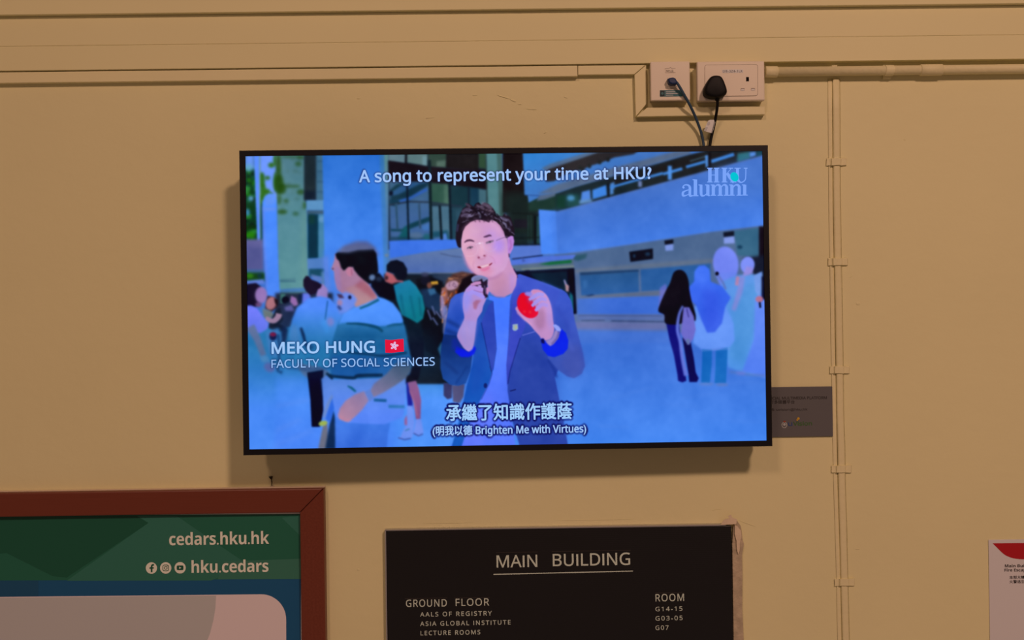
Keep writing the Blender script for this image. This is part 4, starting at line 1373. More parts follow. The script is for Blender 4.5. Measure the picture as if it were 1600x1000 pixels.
for pts in ([(735, 325), (741, 327), (746, 333)], [(744, 328), (749, 330), (754, 336)], [(762, 338), (770, 335), (776, 338)], [(771, 343), (779, 347)], [(776, 334), (784, 345)]):
    line(pts, 1.6, (18, 12, 24), .5, .9, smooth=4)
for x in (741, 748, 755, 762, 768):
    line([(x, 342), (x + 2, 347)], 1.6, (60, 40, 62), .7, .7)
fill([(727, 406), (734, 418), (744, 428), (756, 432), (770, 432), (784, 424), (786, 428), (776, 436), (760, 438), (742, 431), (730, 418)], (176, 122, 168), 1.6, .55)
line([(722, 360), (727, 352), (735, 347), (745, 345), (757, 346), (770, 346), (781, 354), (787, 365)], 2.2, (150, 100, 140), 1.4, .45, smooth=4)
line([(741, 408), (739, 414), (741, 420)], 1.2, (188, 122, 160), .9, .5, smooth=3)
line([(765, 400), (771, 404), (773, 411)], 1.2, (190, 124, 168), .9, .5, smooth=3)
ell(733, 389.5, 5.5, 2.2, (196, 140, 172), 1.2, .5)
ell(765, 381, 6, 2.4, (192, 142, 190), 1.2, .5)
# brows, eyes, glasses, nose, mouth
line([(725.5, 379), (730, 376), (736, 375.6), (741, 377.4)], [1.4, 3.0, 2.8, 1.4], (74, 42, 74), .6, .95, smooth=4)
line([(755.5, 370.5), (760, 369.4), (765, 367.8), (768, 369)], [1.2, 3, 3, 1.2], (76, 44, 82), .6, .95, smooth=4)
line([(729.5, 388.6), (734, 386.4), (739, 386.4)], [1.2, 3.0, 1.6], (124, 106, 132), .6, .95, smooth=4)
line([(730, 387.2), (735, 385), (739.5, 385.6)], .9, (92, 64, 92), .5, .8)
line([(759, 380.4), (765, 378.2), (771, 376.8)], [1.2, 3.2, 1.6], (120, 110, 136), .6, .95, smooth=4)
line([(759, 379), (765, 376.6), (771.5, 375.6)], .9, (96, 64, 96), .5, .8)
line([(722, 391), (725, 384), (731, 380), (738, 379.6), (744, 383), (746.6, 389), (744.6, 396), (738, 400), (729, 400)], 1.0, (222, 186, 212), .6, .5, smooth=4)
line([(744, 381.6), (749, 380), (755, 379.4)], 1.1, (222, 196, 226), .5, .8)
ell(749.4, 380.2, 1.4, 1.1, (240, 224, 245), .5)
line([(755, 380), (756.5, 388), (763, 393), (772, 391), (777, 384)], .9, (200, 170, 222), .5, .5, smooth=4)
line([(775, 376), (783, 372.6), (791, 370)], 1.3, (136, 110, 150), .5, .85)
line([(790, 369), (794, 370)], 1.6, (96, 70, 110), .5, .8)
ell(735, 387.3, 1.5, 1.2, (60, 44, 62), .5, .85)
ell(765.6, 378.0, 1.6, 1.2, (60, 46, 70), .5, .85)
ell(748, 402.4, 1.7, 1.5, (126, 56, 86), .7)
ell(757, 399.6, 1.7, 1.4, (136, 64, 92), .7)
line([(746, 399), (749, 405), (757, 403.4), (760, 397)], 1.6, (190, 116, 156), 1, .6, smooth=4)
fill([(745.5, 416.6), (750, 415.6), (760, 413.2), (769.5, 410), (767, 414.6), (760, 418), (752, 419.8)], (214, 150, 172), .7)
fill([(750, 416.4), (757, 414.4), (765, 412.6), (763, 415), (756, 417.6), (751, 418.2)], (226, 196, 212), .6)
fill([(745.2, 417), (749, 416), (752.5, 418.2), (751, 419.4), (747.4, 418.8)], (120, 14, 40), .5)
fill([(763.6, 414.2), (766.6, 411.8), (769.8, 410.2), (768, 412.8), (765, 415)], (110, 20, 56), .5)
fill([(750, 419.8), (757, 419.4), (766, 415.4), (764, 420.6), (757, 424), (751, 422.6)], (214, 116, 158), 1.2, .9)
line([(795.2, 396), (795.6, 402)], 1.6, (60, 30, 70), .6, .9)
# microphone hand
fill([(724, 462), (728, 452), (736, 444), (744, 441), (752, 443), (757, 452), (757.5, 460), (760, 466), (755, 478), (753, 487), (746, 498), (743, 515), (741, 532), (738, 546), (732, 549.5), (724, 543), (714.6, 528), (716, 518), (722, 506), (725.5, 496), (723, 480)], (176, 144, 208), .7, smooth=3)
grad([(716, 518), (725, 500), (745, 502), (742, 530), (737, 548), (725, 543)], (160, 148, 222), (164, 146, 208), (0, 500), (0, 545), 2.2, alpha=.8)
fill([(722, 465), (730, 452), (738, 450), (736, 470), (728, 492), (724, 480)], (150, 148, 240), 3, .8)
line([(727, 500), (731, 520), (733, 540)], 3, (178, 150, 206), 2.2, .6)
fill([(739, 473), (744, 468.6), (752, 469.2), (747, 475), (744, 484), (740, 482)], (166, 106, 140), 1.2, .9)
ell(744, 446, 3, 3, (60, 40, 60), 1)
fill(circle(749.4, 437.4, 13.2, 7.2, 28, 5), (124, 134, 190), .7)
fill(circle(750.4, 437.6, 11, 5.4, 28, 5), (112, 118, 162), 1)
fill([(739, 440), (748, 438.4), (753, 435.4), (755, 441), (762, 436), (761, 443), (756, 446), (748, 445)], (34, 22, 44), .7)
fill([(751, 441), (761.5, 441), (761, 455), (762.5, 464), (757, 466), (753, 450)], (38, 24, 48), .7)
line([(757, 446), (759, 460)], 1.6, (110, 100, 160), .7, .7)
fill([(759.5, 450), (763.5, 448), (765, 454), (762, 461), (759.5, 458)], (198, 134, 186), .7)
line([(736, 445.5), (744, 442.5), (751.5, 441.5)], [4.5, 5.4, 4.6], (192, 138, 190), .6)
line([(729, 455), (738, 449.4), (748, 452), (755, 452.8)], [5, 7, 6.4, 5.8], (178, 142, 216), .6, smooth=4)
line([(731, 461), (738, 456.4), (748, 460), (757, 466)], [4, 6.6, 7, 5], (164, 146, 232), .7, smooth=4)
line([(740, 453.2), (749, 456.2), (755, 456.8)], 1, (140, 92, 150), .6, .8)
line([(737, 446.6), (746, 445.4)], .9, (140, 92, 140), .6, .7)
# rolled cuff of that arm
fill([(713, 541), (718, 543), (725, 546), (732, 550.5), (738, 546), (741, 540), (744, 545), (741, 553), (733, 558), (720, 558), (711, 550)], (14, 36, 226), 1)
fill([(706, 530), (713, 528), (722, 543), (716, 548), (706, 545)], (24, 46, 170), 2, .6)
# red ball hand
fill([(806, 480), (809, 488), (818, 498), (826, 505), (834, 515), (843, 525), (846, 530), (853, 532), (862, 528), (866, 514), (864, 500), (862, 482), (857, 466), (850, 457), (840, 453), (830, 454), (824, 470)], (192, 144, 198), .7, smooth=3)
fill([(836, 490), (846, 480), (852, 490), (850, 512), (842, 516), (834, 505)], (166, 118, 160), 3, .8)
fill([(850, 460), (860, 476), (864, 500), (860, 520), (855, 500), (854, 480)], (176, 148, 220), 2.6, .7)
fill([(806, 482), (812, 490), (828, 504), (832, 510), (818, 500), (808, 490)], (216, 158, 200), 1, .7)
fill([(808, 476), (808.6, 468), (812, 460.5), (817, 457.2), (822, 458.4), (828, 464), (833, 472), (838, 482), (841, 488.6), (838, 494), (832, 497), (825, 496.6), (818, 492.6), (811, 485)], (222, 16, 54), .7, smooth=3)
fill([(812, 466), (818, 462), (824, 476), (826, 490), (818, 488), (811, 480)], (236, 14, 48), 2.4, .7)
ell(819.5, 487, 2.4, 2.2, (236, 70, 74), 1.2, .7)
ell(828, 487.5, 2.2, 2.4, (232, 80, 66), 1.2, .6)
ell(829, 468, 5, 6, (166, 100, 160), 2, .5)
fill([(819, 458.6), (823, 456), (830, 456.4), (832, 460), (828, 463.4), (822, 462)], (146, 132, 222), 1)
line([(832, 456), (840, 454.4), (848, 458)], 4.4, (198, 132, 178), 1)
line([(826.5, 468.6), (834, 464), (842, 459.6), (850, 461)], [4, 6, 6.2, 5], (160, 146, 228), .6, smooth=4)
line([(831, 478.6), (838, 471.6), (846, 466.6), (854, 469)], [4.4, 6, 6.2, 5], (164, 146, 228), .6, smooth=4)
line([(836.5, 486), (842, 479.6), (848, 475.4), (856, 478)], [4.4, 6, 6.2, 5], (172, 146, 224), .6, smooth=4)
line([(831, 471), (838, 466.4)], 1, (150, 90, 150), .6, .8)
line([(835, 480.6), (841, 474.6)], 1, (150, 90, 150), .6, .8)
# watch and cuff
fill([(845, 531), (847, 528), (855, 536), (864, 531), (870, 519), (876, 513), (884, 520), (888, 532), (887, 545), (880, 553), (866, 558), (856, 556), (848, 546)], (12, 42, 228), .8)
fill([(845, 530), (850, 529), (851, 537), (846, 536)], (10, 18, 90), .7)
fill([(852, 533), (862, 528.6), (868, 515), (872, 518), (873, 526), (866, 536), (860, 541), (856, 538)], (152, 136, 196), .8)
fill([(863.5, 508), (868, 506.6), (873, 509.6), (877, 515), (875, 518.4), (870, 517)], (150, 164, 244), .6)
line([(874, 518), (870, 529), (862, 538)], 3.4, (118, 104, 168), .8)

fill([(370, 505), (560, 505), (690, 520), (690, 585), (560, 600), (370, 600)], (10, 70, 120), 16, .22)
soften(.45)
for cell, amp in ((5, .9), (12, 1.5), (30, 2.4)):      # the unevenness of a compressed video
    n_ = rng.normal(size=(CH // cell + 3, CW // cell + 3)).astype(np.float32)
    n_ = np.kron(n_, np.ones((cell, cell), np.float32))
    n_ = _blur(n_, cell * .6)[cell:cell + CH, cell:cell + CW]
    IMG += (n_ / n_.std() * amp)[..., None] * np.array([1.0, .9, .8], np.float32)
IMG[:] = (IMG - 118) * 1.07 + 116
np.clip(IMG, 4, 255, IMG)
# -- dark edging behind the captions
def caption_mask(metas, grow, blur, thr):
    m = np.zeros((CH, CW), np.float32)
    for me in metas:
        co = np.empty(len(me.vertices) * 3)
        me.vertices.foreach_get('co', co)
        xs, ys_ = project(co.reshape(-1, 3))
        pp_ = np.stack([xs, ys_], 1)
        for p in me.polygons:
            a, x0, y0, x1, y1 = _win(pp_[list(p.vertices)], 1)
            if x1 > x0 and y1 > y0:
                m[y0:y1, x0:x1] = np.maximum(m[y0:y1, x0:x1], _mask(a, x0, y0, x1, y1, 2))
    r = int(round(grow * S))
    big = m.copy()
    for dy in range(-r, r + 1):
        for dx in range(-r, r + 1):
            if dx * dx + dy * dy <= r * r + .5:
                big = np.maximum(big, np.roll(np.roll(m, dy, 0), dx, 1))
    return _blur(big, blur * S)


CAPS = [  # name, words, baseline start, baseline end, capital height, extra weight, colour, face
    ('question_caption', 'A song to represent your time at HKU?', (561, 285.2), (1018, 279.6), 19.4, .020, (160, 196, 250), 'sans'),
    ('name_caption', 'MEKO HUNG', (424.4, 553.0), (586, 551.0), 18.6, .024, (160, 200, 248), 'sans'),
    ('faculty_caption', 'FACULTY OF SOCIAL SCIENCES', (424.2, 575.0), (679.4, 571.2), 13.0, .006, (150, 190, 244), 'sans'),
    ('subtitle_caption', '承繼了知識作護蔭', (697, 656.0), (894, 652.6), 20.6, .018, (158, 204, 252), 'sans'),
    ('translation_caption', '(明我以德 Brighten Me with Virtues)', (676, 679.6), (916, 675.6), 12.2, .02, (160, 200, 252), 'sans'),
]
LIFT = -.0026
CAPM = [text_mesh(bd, a_, b_, cap_, TVP, LIFT, bold_, 1.0, 0, fc_) for _, bd, a_, b_, cap_, bold_, _, fc_ in CAPS]
THIN = [text_mesh(bd, a_, b_, cap_, TVP, LIFT, 0, 1.0, 0, fc_) for _, bd, a_, b_, cap_, _w, _, fc_ in CAPS]
for metas, grow, soft, c_, al_ in ((THIN[:1], 1.7, 1.0, (20, 20, 70), .6), (THIN[1:3], 1.4, .9, (20, 50, 100), .55), (THIN[3:], 3.0, .5, (10, 16, 96), .97)):
    lay(caption_mask(metas, grow, soft, .4), 0, 0, CW, CH, c_, al_)
for m_ in THIN:
    bpy.data.meshes.remove(m_)

# the panel: a fine grid of picture cells in the plane of the screen, each with its own colour
NU, NV = 1000, 575
uu, vv = np.meshgrid(np.linspace(iu0 - .001, iu1 + .001, NU), np.linspace(iv1 + .001, iv0 - .001, NV))
G = tvc + uu.ravel()[:, None] * ux + vv.ravel()[:, None] * uz + un * -.0029
gx, gy = project(G)
fx_ = np.clip((gx - PX0) * S - .5, 0, CW - 1.001)
fy_ = np.clip((gy - PY0) * S - .5, 0, CH - 1.001)
ix, iy = fx_.astype(int), fy_.astype(int)
ax_, ay_ = (fx_ - ix)[:, None], (fy_ - iy)[:, None]
colr = (IMG[iy, ix] * (1 - ax_) + IMG[iy, ix + 1] * ax_) * (1 - ay_) + (IMG[iy + 1, ix] * (1 - ax_) + IMG[iy + 1, ix + 1] * ax_) * ay_
c01 = np.clip(colr / 255, 0, 1)
c01 = np.where(c01 <= .04045, c01 / 12.92, ((c01 + .055) / 1.055) ** 2.4)
me = bpy.data.meshes.new('screen')
nv, nf = NU * NV, (NU - 1) * (NV - 1)
me.vertices.add(nv)
me.vertices.foreach_set('co', G.ravel().astype(np.float32))
idx = np.arange(nv).reshape(NV, NU)
quads = np.stack([idx[:-1, :-1], idx[1:, :-1], idx[1:, 1:], idx[:-1, 1:]], -1).reshape(-1, 4)
me.loops.add(nf * 4)
me.loops.foreach_set('vertex_index', quads.ravel().astype(np.int32))
me.polygons.add(nf)
me.polygons.foreach_set('loop_start', np.arange(0, nf * 4, 4, dtype=np.int32))
me.update(calc_edges=True)
at_ = me.attributes.new('picture', 'FLOAT_COLOR', 'POINT')
at_.data.foreach_set('color', np.concatenate([c01, np.ones((nv, 1))], 1).ravel().astype(np.float32))
sm = bpy.data.materials.new('lit_screen')
sm.use_nodes = True
nt = sm.node_tree
b = nt.nodes['Principled BSDF']
b.inputs['Base Color'].default_value = (.003, .003, .004, 1)
b.inputs['Roughness'].default_value = .5
b.inputs['Specular IOR Level'].default_value = .05
an = nt.nodes.new('ShaderNodeAttribute')
an.attribute_name = 'picture'
nt.links.new(an.outputs['Color'], b.inputs['Emission Color'])
b.inputs['Emission Strength'].default_value = 1.0
me.materials.append(sm)
scr = bpy.data.objects.new('screen', me)
C.objects.link(scr)
attach(scr, t)
scr['label'] = 'lit screen showing a smiling man with a microphone and a red ball'
for (nm, *_r, colour, _f), cm in zip(CAPS, CAPM):
    cm.materials.append(glow(nm + '_glow', colour))
    o = bpy.data.objects.new(nm, cm)
    C.objects.link(o)
    attach(o, scr)
# small flag beside the name
fl_ = [(601.6, 530.6), (612, 531.4), (622, 530.0), (630.6, 529.6), (631.2, 549.4), (622, 550.0), (612, 551.4), (602.2, 551.0)]
FL = [(fl_, .0002, 0)]
for k in range(5):
    a0 = math.radians(-90 + 72 * k)
    px_, py_ = 616 + 3.6 * math.cos(a0), 540.4 + 3.6 * math.sin(a0)
    FL.append((circle(px_ + .6 * math.cos(a0 + 1.5), py_ + .6 * math.sin(a0 + 1.5), 3.1, 1.75, 14, math.degrees(a0) + 14), .0004 + .00002 * k, 1))
    qx, qy = 616 + 4.4 * math.cos(a0 + .1), 540.4 + 4.4 * math.sin(a0 + .1)
    FL.append((circle(qx, qy, .7, .5, 8), .0006, 0))
TVS = Plane(tvc + un * -.0029, un)
part('flag_caption', flat_bm(FL, TVS, .0001), [glow('flag_red', (226, 22, 60)), glow('flag_white', (226, 190, 232))], scr)
# university alumni mark, drawn with slab-like serif strokes
LG = []


def st_(pts, wd, sm_=0):
    p = spline(pts, sm_) if sm_ else pts
    if isinstance(wd, (list, tuple)):
        wd = list(np.interp(np.linspace(0, 1, len(p)), np.linspace(0, 1, len(wd)), wd))
    LG.append(([tuple(v) for v in stroke_outline(p, wd)], .0003 + len(LG) * .000004, 0))


def serif(x0, x1, y, h=1.5):
    LG.append(([(x0, y - h / 2), (x1, y - h / 2), (x1, y + h / 2), (x0, y + h / 2)], .0003 + len(LG) * .000004, 0))


yt, yb = 262.4, 284.8
for xc in (1109.2, 1119.6):
    st_([(xc, yt), (xc, yb)], 5.4)
    serif(xc - 4.3, xc + 4.3, yt + .4)
    serif(xc - 4.3, xc + 4.3, yb - .4)
serif(1110, 1119, 273.4, 1.1)
st_([(1132.0, yt), (1132.0, yb)], 5.6)
serif(1127.6, 1136.6, yt + .4)
serif(1127.6, 1136.6, yb - .4)
st_([(1142.6, yt + .6), (1134.2, 273.0)], 1.1)
serif(1138.4, 1145.6, yt + .4)
st_([(1136.4, 271.0), (1140.4, 276.8), (1147.2, yb - .2)], [4.4, 5.6, 5.6])
serif(1141.0, 1150.6, yb - .4)
st_([(1152.4, yt), (1152.4, 277), (1153.4, 281.6), (1157.4, 285.0), (1161.6, 283.6), (1164.4, 280.6), (1165.2, 275), (1165.4, yt)], [4.6, 4.6, 4.2, 2.0, 1.8, 1.6, 1.6, 1.6], 4)
serif(1147.6, 1157.2, yt + .4)
serif(1162.2, 1168.0, yt + .4)
xt, xb_ = 288.6, 306.2


def dy(x):
    return -.012 * (x - 1100)


# a
st_([(1066.8, 293.4), (1068.6, 289.8), (1073, 288.8), (1077, 290.8), (1078.0, 295), (1078.0, 305.0), (1080.6, 306.0), (1083, 305.4)], [2.4, 1.8, 2.2, 3.4, 4.2, 4.2, 2.4, .8], 4)
st_([(1077.6, 296.2), (1071.6, 298.0), (1067.2, 300.8), (1067.4, 305.4), (1071.2, 305.6), (1076.8, 303.0)], [1.2, 1.8, 3.6, 3.8, 1.8, 1.2], 4)
ell_ = circle(1068.0, 293.0, 1.7, 1.7, 12)
LG.append((ell_, .0006, 0))
# l
st_([(1086.6, 280.4), (1086.6, 305.8)], 5.4)
serif(1082.2, 1087, 280.8)
serif(1081.8, 1091.4, 305.8)
# u
st_([(1095.4, xt), (1095.4, 300), (1096.2, 305.0), (1099.8, 305.8), (1103.6, 303.0), (1104.6, 300)], [4.4, 4.4, 3.8, 2.0, 1.3, 1.0], 4)
st_([(1106.0, xt), (1106.0, 305.6)], 5.0)
serif(1091.4, 1096, xt + .4)
serif(1101.8, 1106.6, xt + .4)
serif(1106, 1109.4, 305.6)


def arch(xa_, xb2):
    st_([(xa_, 293.4), (xa_ + 2.8, 289.6), (xb2 - 2.6, 289.0), (xb2 - .2, 291.6), (xb2, 296), (xb2, 305.6)], [1.4, 1.8, 3.2, 4.4, 4.9, 4.9], 4)
    serif(xb2 - 4.2, xb2 + 4.2, 305.3 + dy(xb2) * .4)


for xs0 in (1114.6, 1143.6):
    st_([(xs0, xt), (xs0, 305.4)], 5.0)
    serif(xs0 - 4.2, xs0 + .6, xt + .4)
    serif(xs0 - 4.0, xs0 + 4.2, 305.2 + dy(xs0) * .4)
arch(1116.4, 1125.4)
arch(1126.6, 1135.4)
arch(1145.4, 1155.0)
st_([(1163.6, xt), (1163.6, 305.2)], 5.0)
serif(1159.4, 1164.2, xt + .3)
serif(1159.4, 1168.4, 304.8)
part('logo_caption', flat_bm(LG, TVS, .0001), glow('logo_pale', (122, 164, 248)), scr)
part('logo_dot', flat_bm([(circle(1147.6, 276.4, 6.2, 7.6, 26, -28), .0009, 0)], TVS, .0001), glow('logo_teal', (6, 196, 212)), scr)


# ================================================================== grey plaque behind the television
DP = .004
PLP = wall_plane(DP)
pp = P(1255, 643, DP)
t = thing('wall_plaque', 'small dark grey printed plaque sticking out behind the television', 'plaque', (pp[0], 0, pp[2]))
za, zb_ = P(1250, 604.4, DP)[2], P(1250, 682.4, DP)[2]
part('panel', box_bm(P(1120, 640, DP)[0], P(1301.0, 640, DP)[0], -DP, -.0005, zb_, za, .0006), M['plaque'], t)
text('lettering', 'OFFICIAL MULTIMEDIA PLATFORM', (1194.5, 624.6), (1292, 623.6), 4.4, PLP, .0001, M['plaque_dark'], t, .012, thick=.0002)
text('lettering', '官方多媒體平台', (1196.5, 630.8), (1241.6, 630.4), 4.6, PLP, .0001, M['plaque_dark'], t, .012, thick=.0002)
text('lettering', '查詢: uvision@hku.hk', (1196.5, 642.0), (1261.6, 641.3), 3.6, PLP, .0001, M['plaque_dark'], t, .008, thick=.0002)
part('emblem', flat_bm([(circle(1225.6, 664.0, 4.4, 4.9, 24), .0003, 0), (circle(1225.6, 664.0, 3.3, 3.8, 24), .0005, 3), (circle(1225.6, 663.2, 2.1), .0007, 0),
                        (circle(1225.9, 658.6, 2.0, 1.2, 14), .0008, 1),
                        (circle(1247.6, 654.0, 1.9), .0004, 2), (circle(1245.5, 656.4, 1.2), .0006, 2)], PLP),
     [M['plaque_pale'], M['plaque_red'], M['plaque_orange'], M['plaque']], t)
text('lettering', 'u', (1231.4, 665.4), (1238.2, 665.3), 7.2, PLP, .0002, M['plaque_blue'], t, .02, thick=.0002)
text('lettering', 'Vision', (1239.4, 665.2), (1268.8, 664.6), 6.4, PLP, .0002, M['plaque_green'], t, .02, thick=.0002)

# ================================================================== framed poster, lower left
DF = .022
fx0, fx1 = P(-460, 790, DF)[0], P(506.6, 860, DF)[0]
ix0, ix1 = P(-424, 850, DF)[0], P(469.6, 900, DF)[0]
fz1 = (P(0, 769.2, DF)[2] + P(500, 764.6, DF)[2]) / 2
iz1 = (P(0, 806.2, DF)[2] + P(465, 803.0, DF)[2]) / 2
fz0, iz0 = fz1 - 1.02, fz1 - .972
t = thing('framed_poster', 'reddish brown wooden frame holding a green and white poster, lower left', 'framed poster', ((fx0 + fx1) / 2, 0, fz1))


def rail(name, quad):
    bm = prism([(x, -DF, z) for x, z in quad], -.0005, .0025)
    return part(name, bm, M['wood'], t)


g = .0004
rail('top_rail', [(fx0, fz1), (fx1 - g, fz1), (ix1 - g, iz1), (ix0, iz1)])
rail('side_rail', [(fx1, fz1 - g), (fx1, fz0), (ix1, iz0), (ix1, iz1 - g)])
rail('side_rail', [(fx0, fz1 - g), (ix0, iz1 - g), (ix0, iz0), (fx0, fz0)])
rail('bottom_rail', [(fx0, fz0 - g), (ix0, iz0 - g), (ix1, iz0 - g), (fx1, fz0 - g)])
# crusted paint line on top of the frame
part('paint_edge', box_bm(fx0, fx1 + .0006, -.011, -.0006, fz1 + .0001, fz1 + .0019, .0005), M['flake'], t, label='thin rough line of old paint along the top rail')
DPS = .0085
PSP = wall_plane(DPS)
base = box_bm(ix0 + .0005, ix1 - .0005, -DPS, -.0006, iz0 + .0005, iz1 - .0005)
shapes = [
    ([(-420, 808), (470, 803), (470, 905.0), (-420, 909.0)], .0002, 1),
    ([(-420, 810), (214, 806), (232, 817), (104, 902.5), (82, 900.0), (20, 860), (-420, 1000)][:5] + [(10, 864), (-420, 905)], .0004, 2),
    ([(214, 806), (276, 806), (340, 850), (390, 884), (330, 907), (104, 907.5), (232, 817)], .0004, 3),
    ([(470, 806), (470, 838), (440, 809)], .0004, 3),
    ([(350, 877), (470, 873), (470, 904.6), (340, 905.4), (346, 890)], .0005, 4),
    ([(-420, 909.2), (470, 904.8), (470, 1300), (-420, 1300)], .0003, 5),
    ([(-420, 909.4), (60, 907.4), (60, 934), (-420, 938)], .0005, 6),
]
pink = [(-420, 937), (408, 928.6)] + [(x, y) for x, y in circle(408.5, 968, 38.6, 39.4, 14, 0, -90, 0)] + [(448.2, 1300), (-420, 1300)]
shapes.append((pink, .0006, 7))
shapes.append(([(-420, 938.2), (337.6, 930.6), (336.6, 950), (333.2, 970), (328, 990), (318, 1015), (290, 1060), (200, 1120), (-420, 1160)], .0008, 8))
add_bm(base, flat_bm(shapes, PSP))
ps = part('poster_sheet', base, [M['paper'], M['green'], M['green_dark'], M['green_light'], M['green_pale'], M['poster_blue'], M['poster_blue2'], M['poster_white'], M['poster_grey']], t)
text('lettering', 'cedars.hku.hk', (264.4, 852.0), (420.6, 849.6), 19.0, PSP, .0011, M['poster_text'], ps, 0, .96, thick=.0002, face='bold')
text('lettering', 'hku.cedars', (299.4, 895.0), (419.6, 893.4), 18.6, PSP, .0011, M['poster_text'], ps, 0, .96, thick=.0002, face='bold')


def icon(cx, cy, extra):
    bmx = flat_bm([(circle(cx, cy, 8.8, 9.0, 36), .0012, 0)] + extra, PSP)
    return part('icon', bmx, [M['poster_text'], M['green_dark']], ps)


cx, cy = 236.6, 887.6
icon(cx, cy, [(stroke_outline(spline([(cx + 4.0, cy - 5.0), (cx + 1.6, cy - 4.8), (cx + .4, cy - 2.6), (cx + .3, cy + 1), (cx + .3, cy + 6.5)], 5), 2.7), .0014, 1),
              ([(cx - 3.0, cy - 1.2), (cx + 3.7, cy - 1.4), (cx + 3.5, cy + .9), (cx - 3.0, cy + 1.1)], .0016, 1)])
cx, cy = 258.9, 887.4


def ring_shapes(ro, ri, lift):
    out = []
    n = len(ro)
    for i in range(n):
        out.append(([ro[i], ro[(i + 1) % n], ri[(i + 1) % n], ri[i]], lift, 1))
    return out


icon(cx, cy, ring_shapes(rrect(cx - 5, cy - 5, cx + 5, cy + 5, 2.8, 4), rrect(cx - 4, cy - 4, cx + 4, cy + 4, 2.0, 4), .0014) +
     ring_shapes(circle(cx, cy, 2.7, None, 18), circle(cx, cy, 1.7, None, 18), .0014) + [(circle(cx + 2.8, cy - 2.8, .6, None, 8), .0014, 1)])
cx, cy = 281.4, 887.2
icon(cx, cy, [(rrect(cx - 5.3, cy - 3.7, cx + 5.3, cy + 3.7, 1.9, 4), .0014, 1), ([(cx - 1.4, cy - 1.8), (cx + 1.9, cy), (cx - 1.4, cy + 1.8)], .0016, 0)])

# ---- nail stub above the frame
npt = P(424.5, 754, .004)
t = thing('nail', 'small dark nail stub with a paint run above the wooden frame', 'nail', (npt[0], 0, npt[2]))
nd = mat('dark_stain', (.05, .035, .02), .8, .1)
part('head', prism([P(x, y, .0022) for x, y in [(419.6, 744.8), (425.6, 744.2), (425.8, 746.0), (424.4, 750.0), (421.8, 748)]], -.0005), nd, t)
part('shank', prism([P(x, y, .0022) for x, y in stroke_outline([(423.8, 749.5), (424.6, 753.5), (424.2, 757), (425, 761)], [.9, 1.1, .6, 1.2])], -.0005), nd, t)
part('plaster_lump', prism([P(x, y, .003) for x, y in [(420.5, 763.6), (421.5, 760), (425, 758.6), (428.5, 760), (433.5, 763.4)]], -.0005, .0008), M['crust'], t)

# ================================================================== directory board
DB = .013
bx0, bx1 = P(604.6, 900, DB)[0], P(1143.6, 900, DB)[0]
bz1 = (P(606, 829.6, DB)[2] + P(1142, 821.6, DB)[2]) / 2
bz0 = bz1 - .66
BP = wall_plane(DB)
t = thing('directory_board', 'black grooved directory board reading MAIN BUILDING in pale letters', 'directory board', ((bx0 + bx1) / 2, 0, bz1))
tilt = (P(1142, 821.6, DB)[2] - P(606, 829.6, DB)[2]) / 2
bp_ = part('panel', prism([(bx0, -DB, bz1 - tilt), (bx1, -DB, bz1 + tilt), (bx1 + .0005, -DB, bz0), (bx0 + .0005, -DB, bz0)], -.0006, .0008), M['board'], t)
part('edge_strip', prism([(bx0 - .0028, -DB - .0015, bz1 - tilt + .0006), (bx1 - .012, -DB - .0015, bz1 + tilt + .0006), (bx1 - .012, -DB - .0015, bz1 + tilt + .0034), (bx0 - .0028, -DB - .0015, bz1 - tilt + .0028)], -.0006), M['alu'], t, label='thin aluminium edge along the top')
part('edge_strip', box_bm(bx0 - .0034, bx0 - .0006, -DB - .0012, -.0006, bz0, bz1 - tilt, .0004), M['alu'], t, label='thin aluminium edge along the left side')
lt = M['board_text']


def bt(body, a, b, cap, bold=.004, sp=1.15):
    return text('lettering', body, a, b, cap, BP, .0001, lt, t, bold, sp, thick=.0008)


bt('MAIN', (776, 886.8), (839.6, 885.6), 19, .006, 1.0)
bt('BUILDING', (863.8, 884.6), (984.6, 882.4), 19, .006, 1.0)
part('underline', flat_bm([([(771, 896.8), (989, 891.6), (989, 893.0), (771, 898.2)], .0012, 0)], BP, .0008), lt, t)
bt('GROUND', (634.4, 948.2), (698.2, 947.4), 11.2)
bt('FLOOR', (712, 946.8), (764.4, 945.9), 11.2)
bt('AALS OF REGISTRY', (656.6, 963.4), (768.4, 961.4), 6.8, .006, 1.3)
bt('ASIA GLOBAL INSTITUTE', (656.6, 978.0), (797.8, 975.5), 6.8, .006, 1.3)
bt('LECTURE ROOMS', (657.2, 992.6), (750.5, 990.9), 6.8, .006, 1.3)
bt('ROOM', (1024.2, 939.6), (1068.8, 938.7), 11.2)
bt('G14-15', (1024.2, 955.0), (1066.2, 954.0), 6.8, .006, 1.3)
bt('G03-05', (1024.2, 969.6), (1066.6, 968.6), 6.8, .006, 1.3)
bt('G07', (1024.2, 984.2), (1044.6, 983.8), 6.8, .006, 1.3)
M['strip_edge'] = mat('letter_strip_edge', (.050, .042, .040), .4, .3)
for xs0, y0, xs1, y1 in ((775, 863.2, 840, 862.0), (862, 861.4, 986, 859.4), (633, 935.0, 699, 934.0), (710, 933.9, 765, 933.2), (1024, 926.4, 1069, 925.6)):
    part('letter_strip', flat_bm([([(xs0, y0), (xs1, y1), (xs1, y1 + .7), (xs0, y0 + .7)], .0004, 0)], BP, .0003), M['strip_edge'], t)

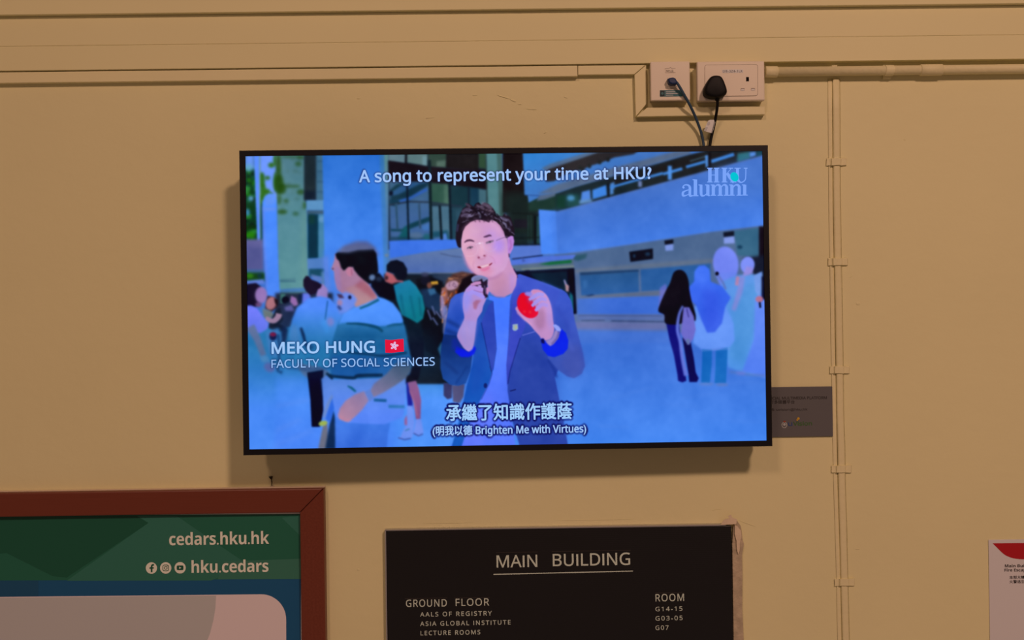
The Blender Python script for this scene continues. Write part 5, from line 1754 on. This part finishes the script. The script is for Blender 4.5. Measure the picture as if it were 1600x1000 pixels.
# bare cement and torn paint around the board's right edge and top
crust = prism([P(x, y, .009) for x, y in [(1144.2, 850), (1146.6, 818.5), (1152, 814), (1157.6, 822), (1160.8, 845), (1162.4, 850), (1159.6, 868), (1160.4, 900), (1160.0, 950), (1162.5, 1010), (1165, 1160), (1148.5, 1160)]], -.0005, .001)
bmesh.ops.subdivide_edges(crust, edges=crust.edges[:], cuts=3)
struct('trim_4', crust, M['crust'])
fl = obj('paint_flake', prism([P(x, y, .0175) for x, y in [(1126, 820.2), (1130.2, 813.5), (1134, 811.2), (1140, 809.6), (1137.5, 806.6), (1142.5, 804.4), (1144, 808.4), (1151.5, 811.6), (1150.5, 818.6), (1144.4, 819.4)]], -.0162), M['flake'])
tag(fl, 'torn curl of cream paint over the top right corner of the black board', 'paint flake')
fl = obj('paint_flake', prism([P(x, y, .0125) for x, y in [(1148.4, 820), (1153.0, 823.0), (1157.5, 829), (1158.6, 838), (1156.2, 848), (1155.6, 861), (1153.4, 866.2), (1151.2, 858), (1150.8, 845), (1148.0, 834)]], -.0102), M['flake'])
tag(fl, 'long torn flake of paint hanging on bare cement right of the board', 'paint flake')

# ================================================================== fire notice at the right edge
DN = .0022
NP = wall_plane(DN)
n0 = P(1545.2, 843, DN)
t = thing('wall_notice', 'white paper notice with a red header taped at the right edge', 'notice', (n0[0] + .1, 0, n0[2] - .15))
xN0, xN1, zN1, zN0 = P(1545.8, 920, DN)[0], P(1545.8, 920, DN)[0] + .21, P(1572, 843.2, DN)[2], P(1572, 843.2, DN)[2] - .297
bm = box_bm(xN0, xN1, -DN, -.0005, zN0, zN1, .0003)
redp = [(1551.2, 849.0), (1694, 847.2), (1680, 862), (1660, 872.6), (1640, 873.6)] + list(reversed(spline([(1560.5, 858.4), (1566.5, 864.2), (1573, 868.6), (1582, 872), (1592, 873.6), (1604, 874.0)], 4)))
add_bm(bm, flat_bm([([tuple(p) for p in redp], .0003, 1)], NP))
part('sheet', bm, [M['notice'], M['notice_red']], t)
text('lettering', 'Main Building', (1570.2, 886.4), (1618, 886.0), 4.4, NP, .0002, M['ink'], t, 0, thick=.0002, face='bold')
text('lettering', 'Fire Escape Plan', (1569.4, 893.0), (1624, 892.6), 4.4, NP, .0002, M['ink'], t, 0, thick=.0002, face='bold')
text('lettering', '本部大樓', (1577.2, 904.2), (1601, 904.0), 4.0, NP, .0002, M['ink'], t, .006, thick=.0002)
text('lettering', '火警逃生路線圖', (1577.4, 911.0), (1619, 910.6), 4.0, NP, .0002, M['ink'], t, .006, thick=.0002)
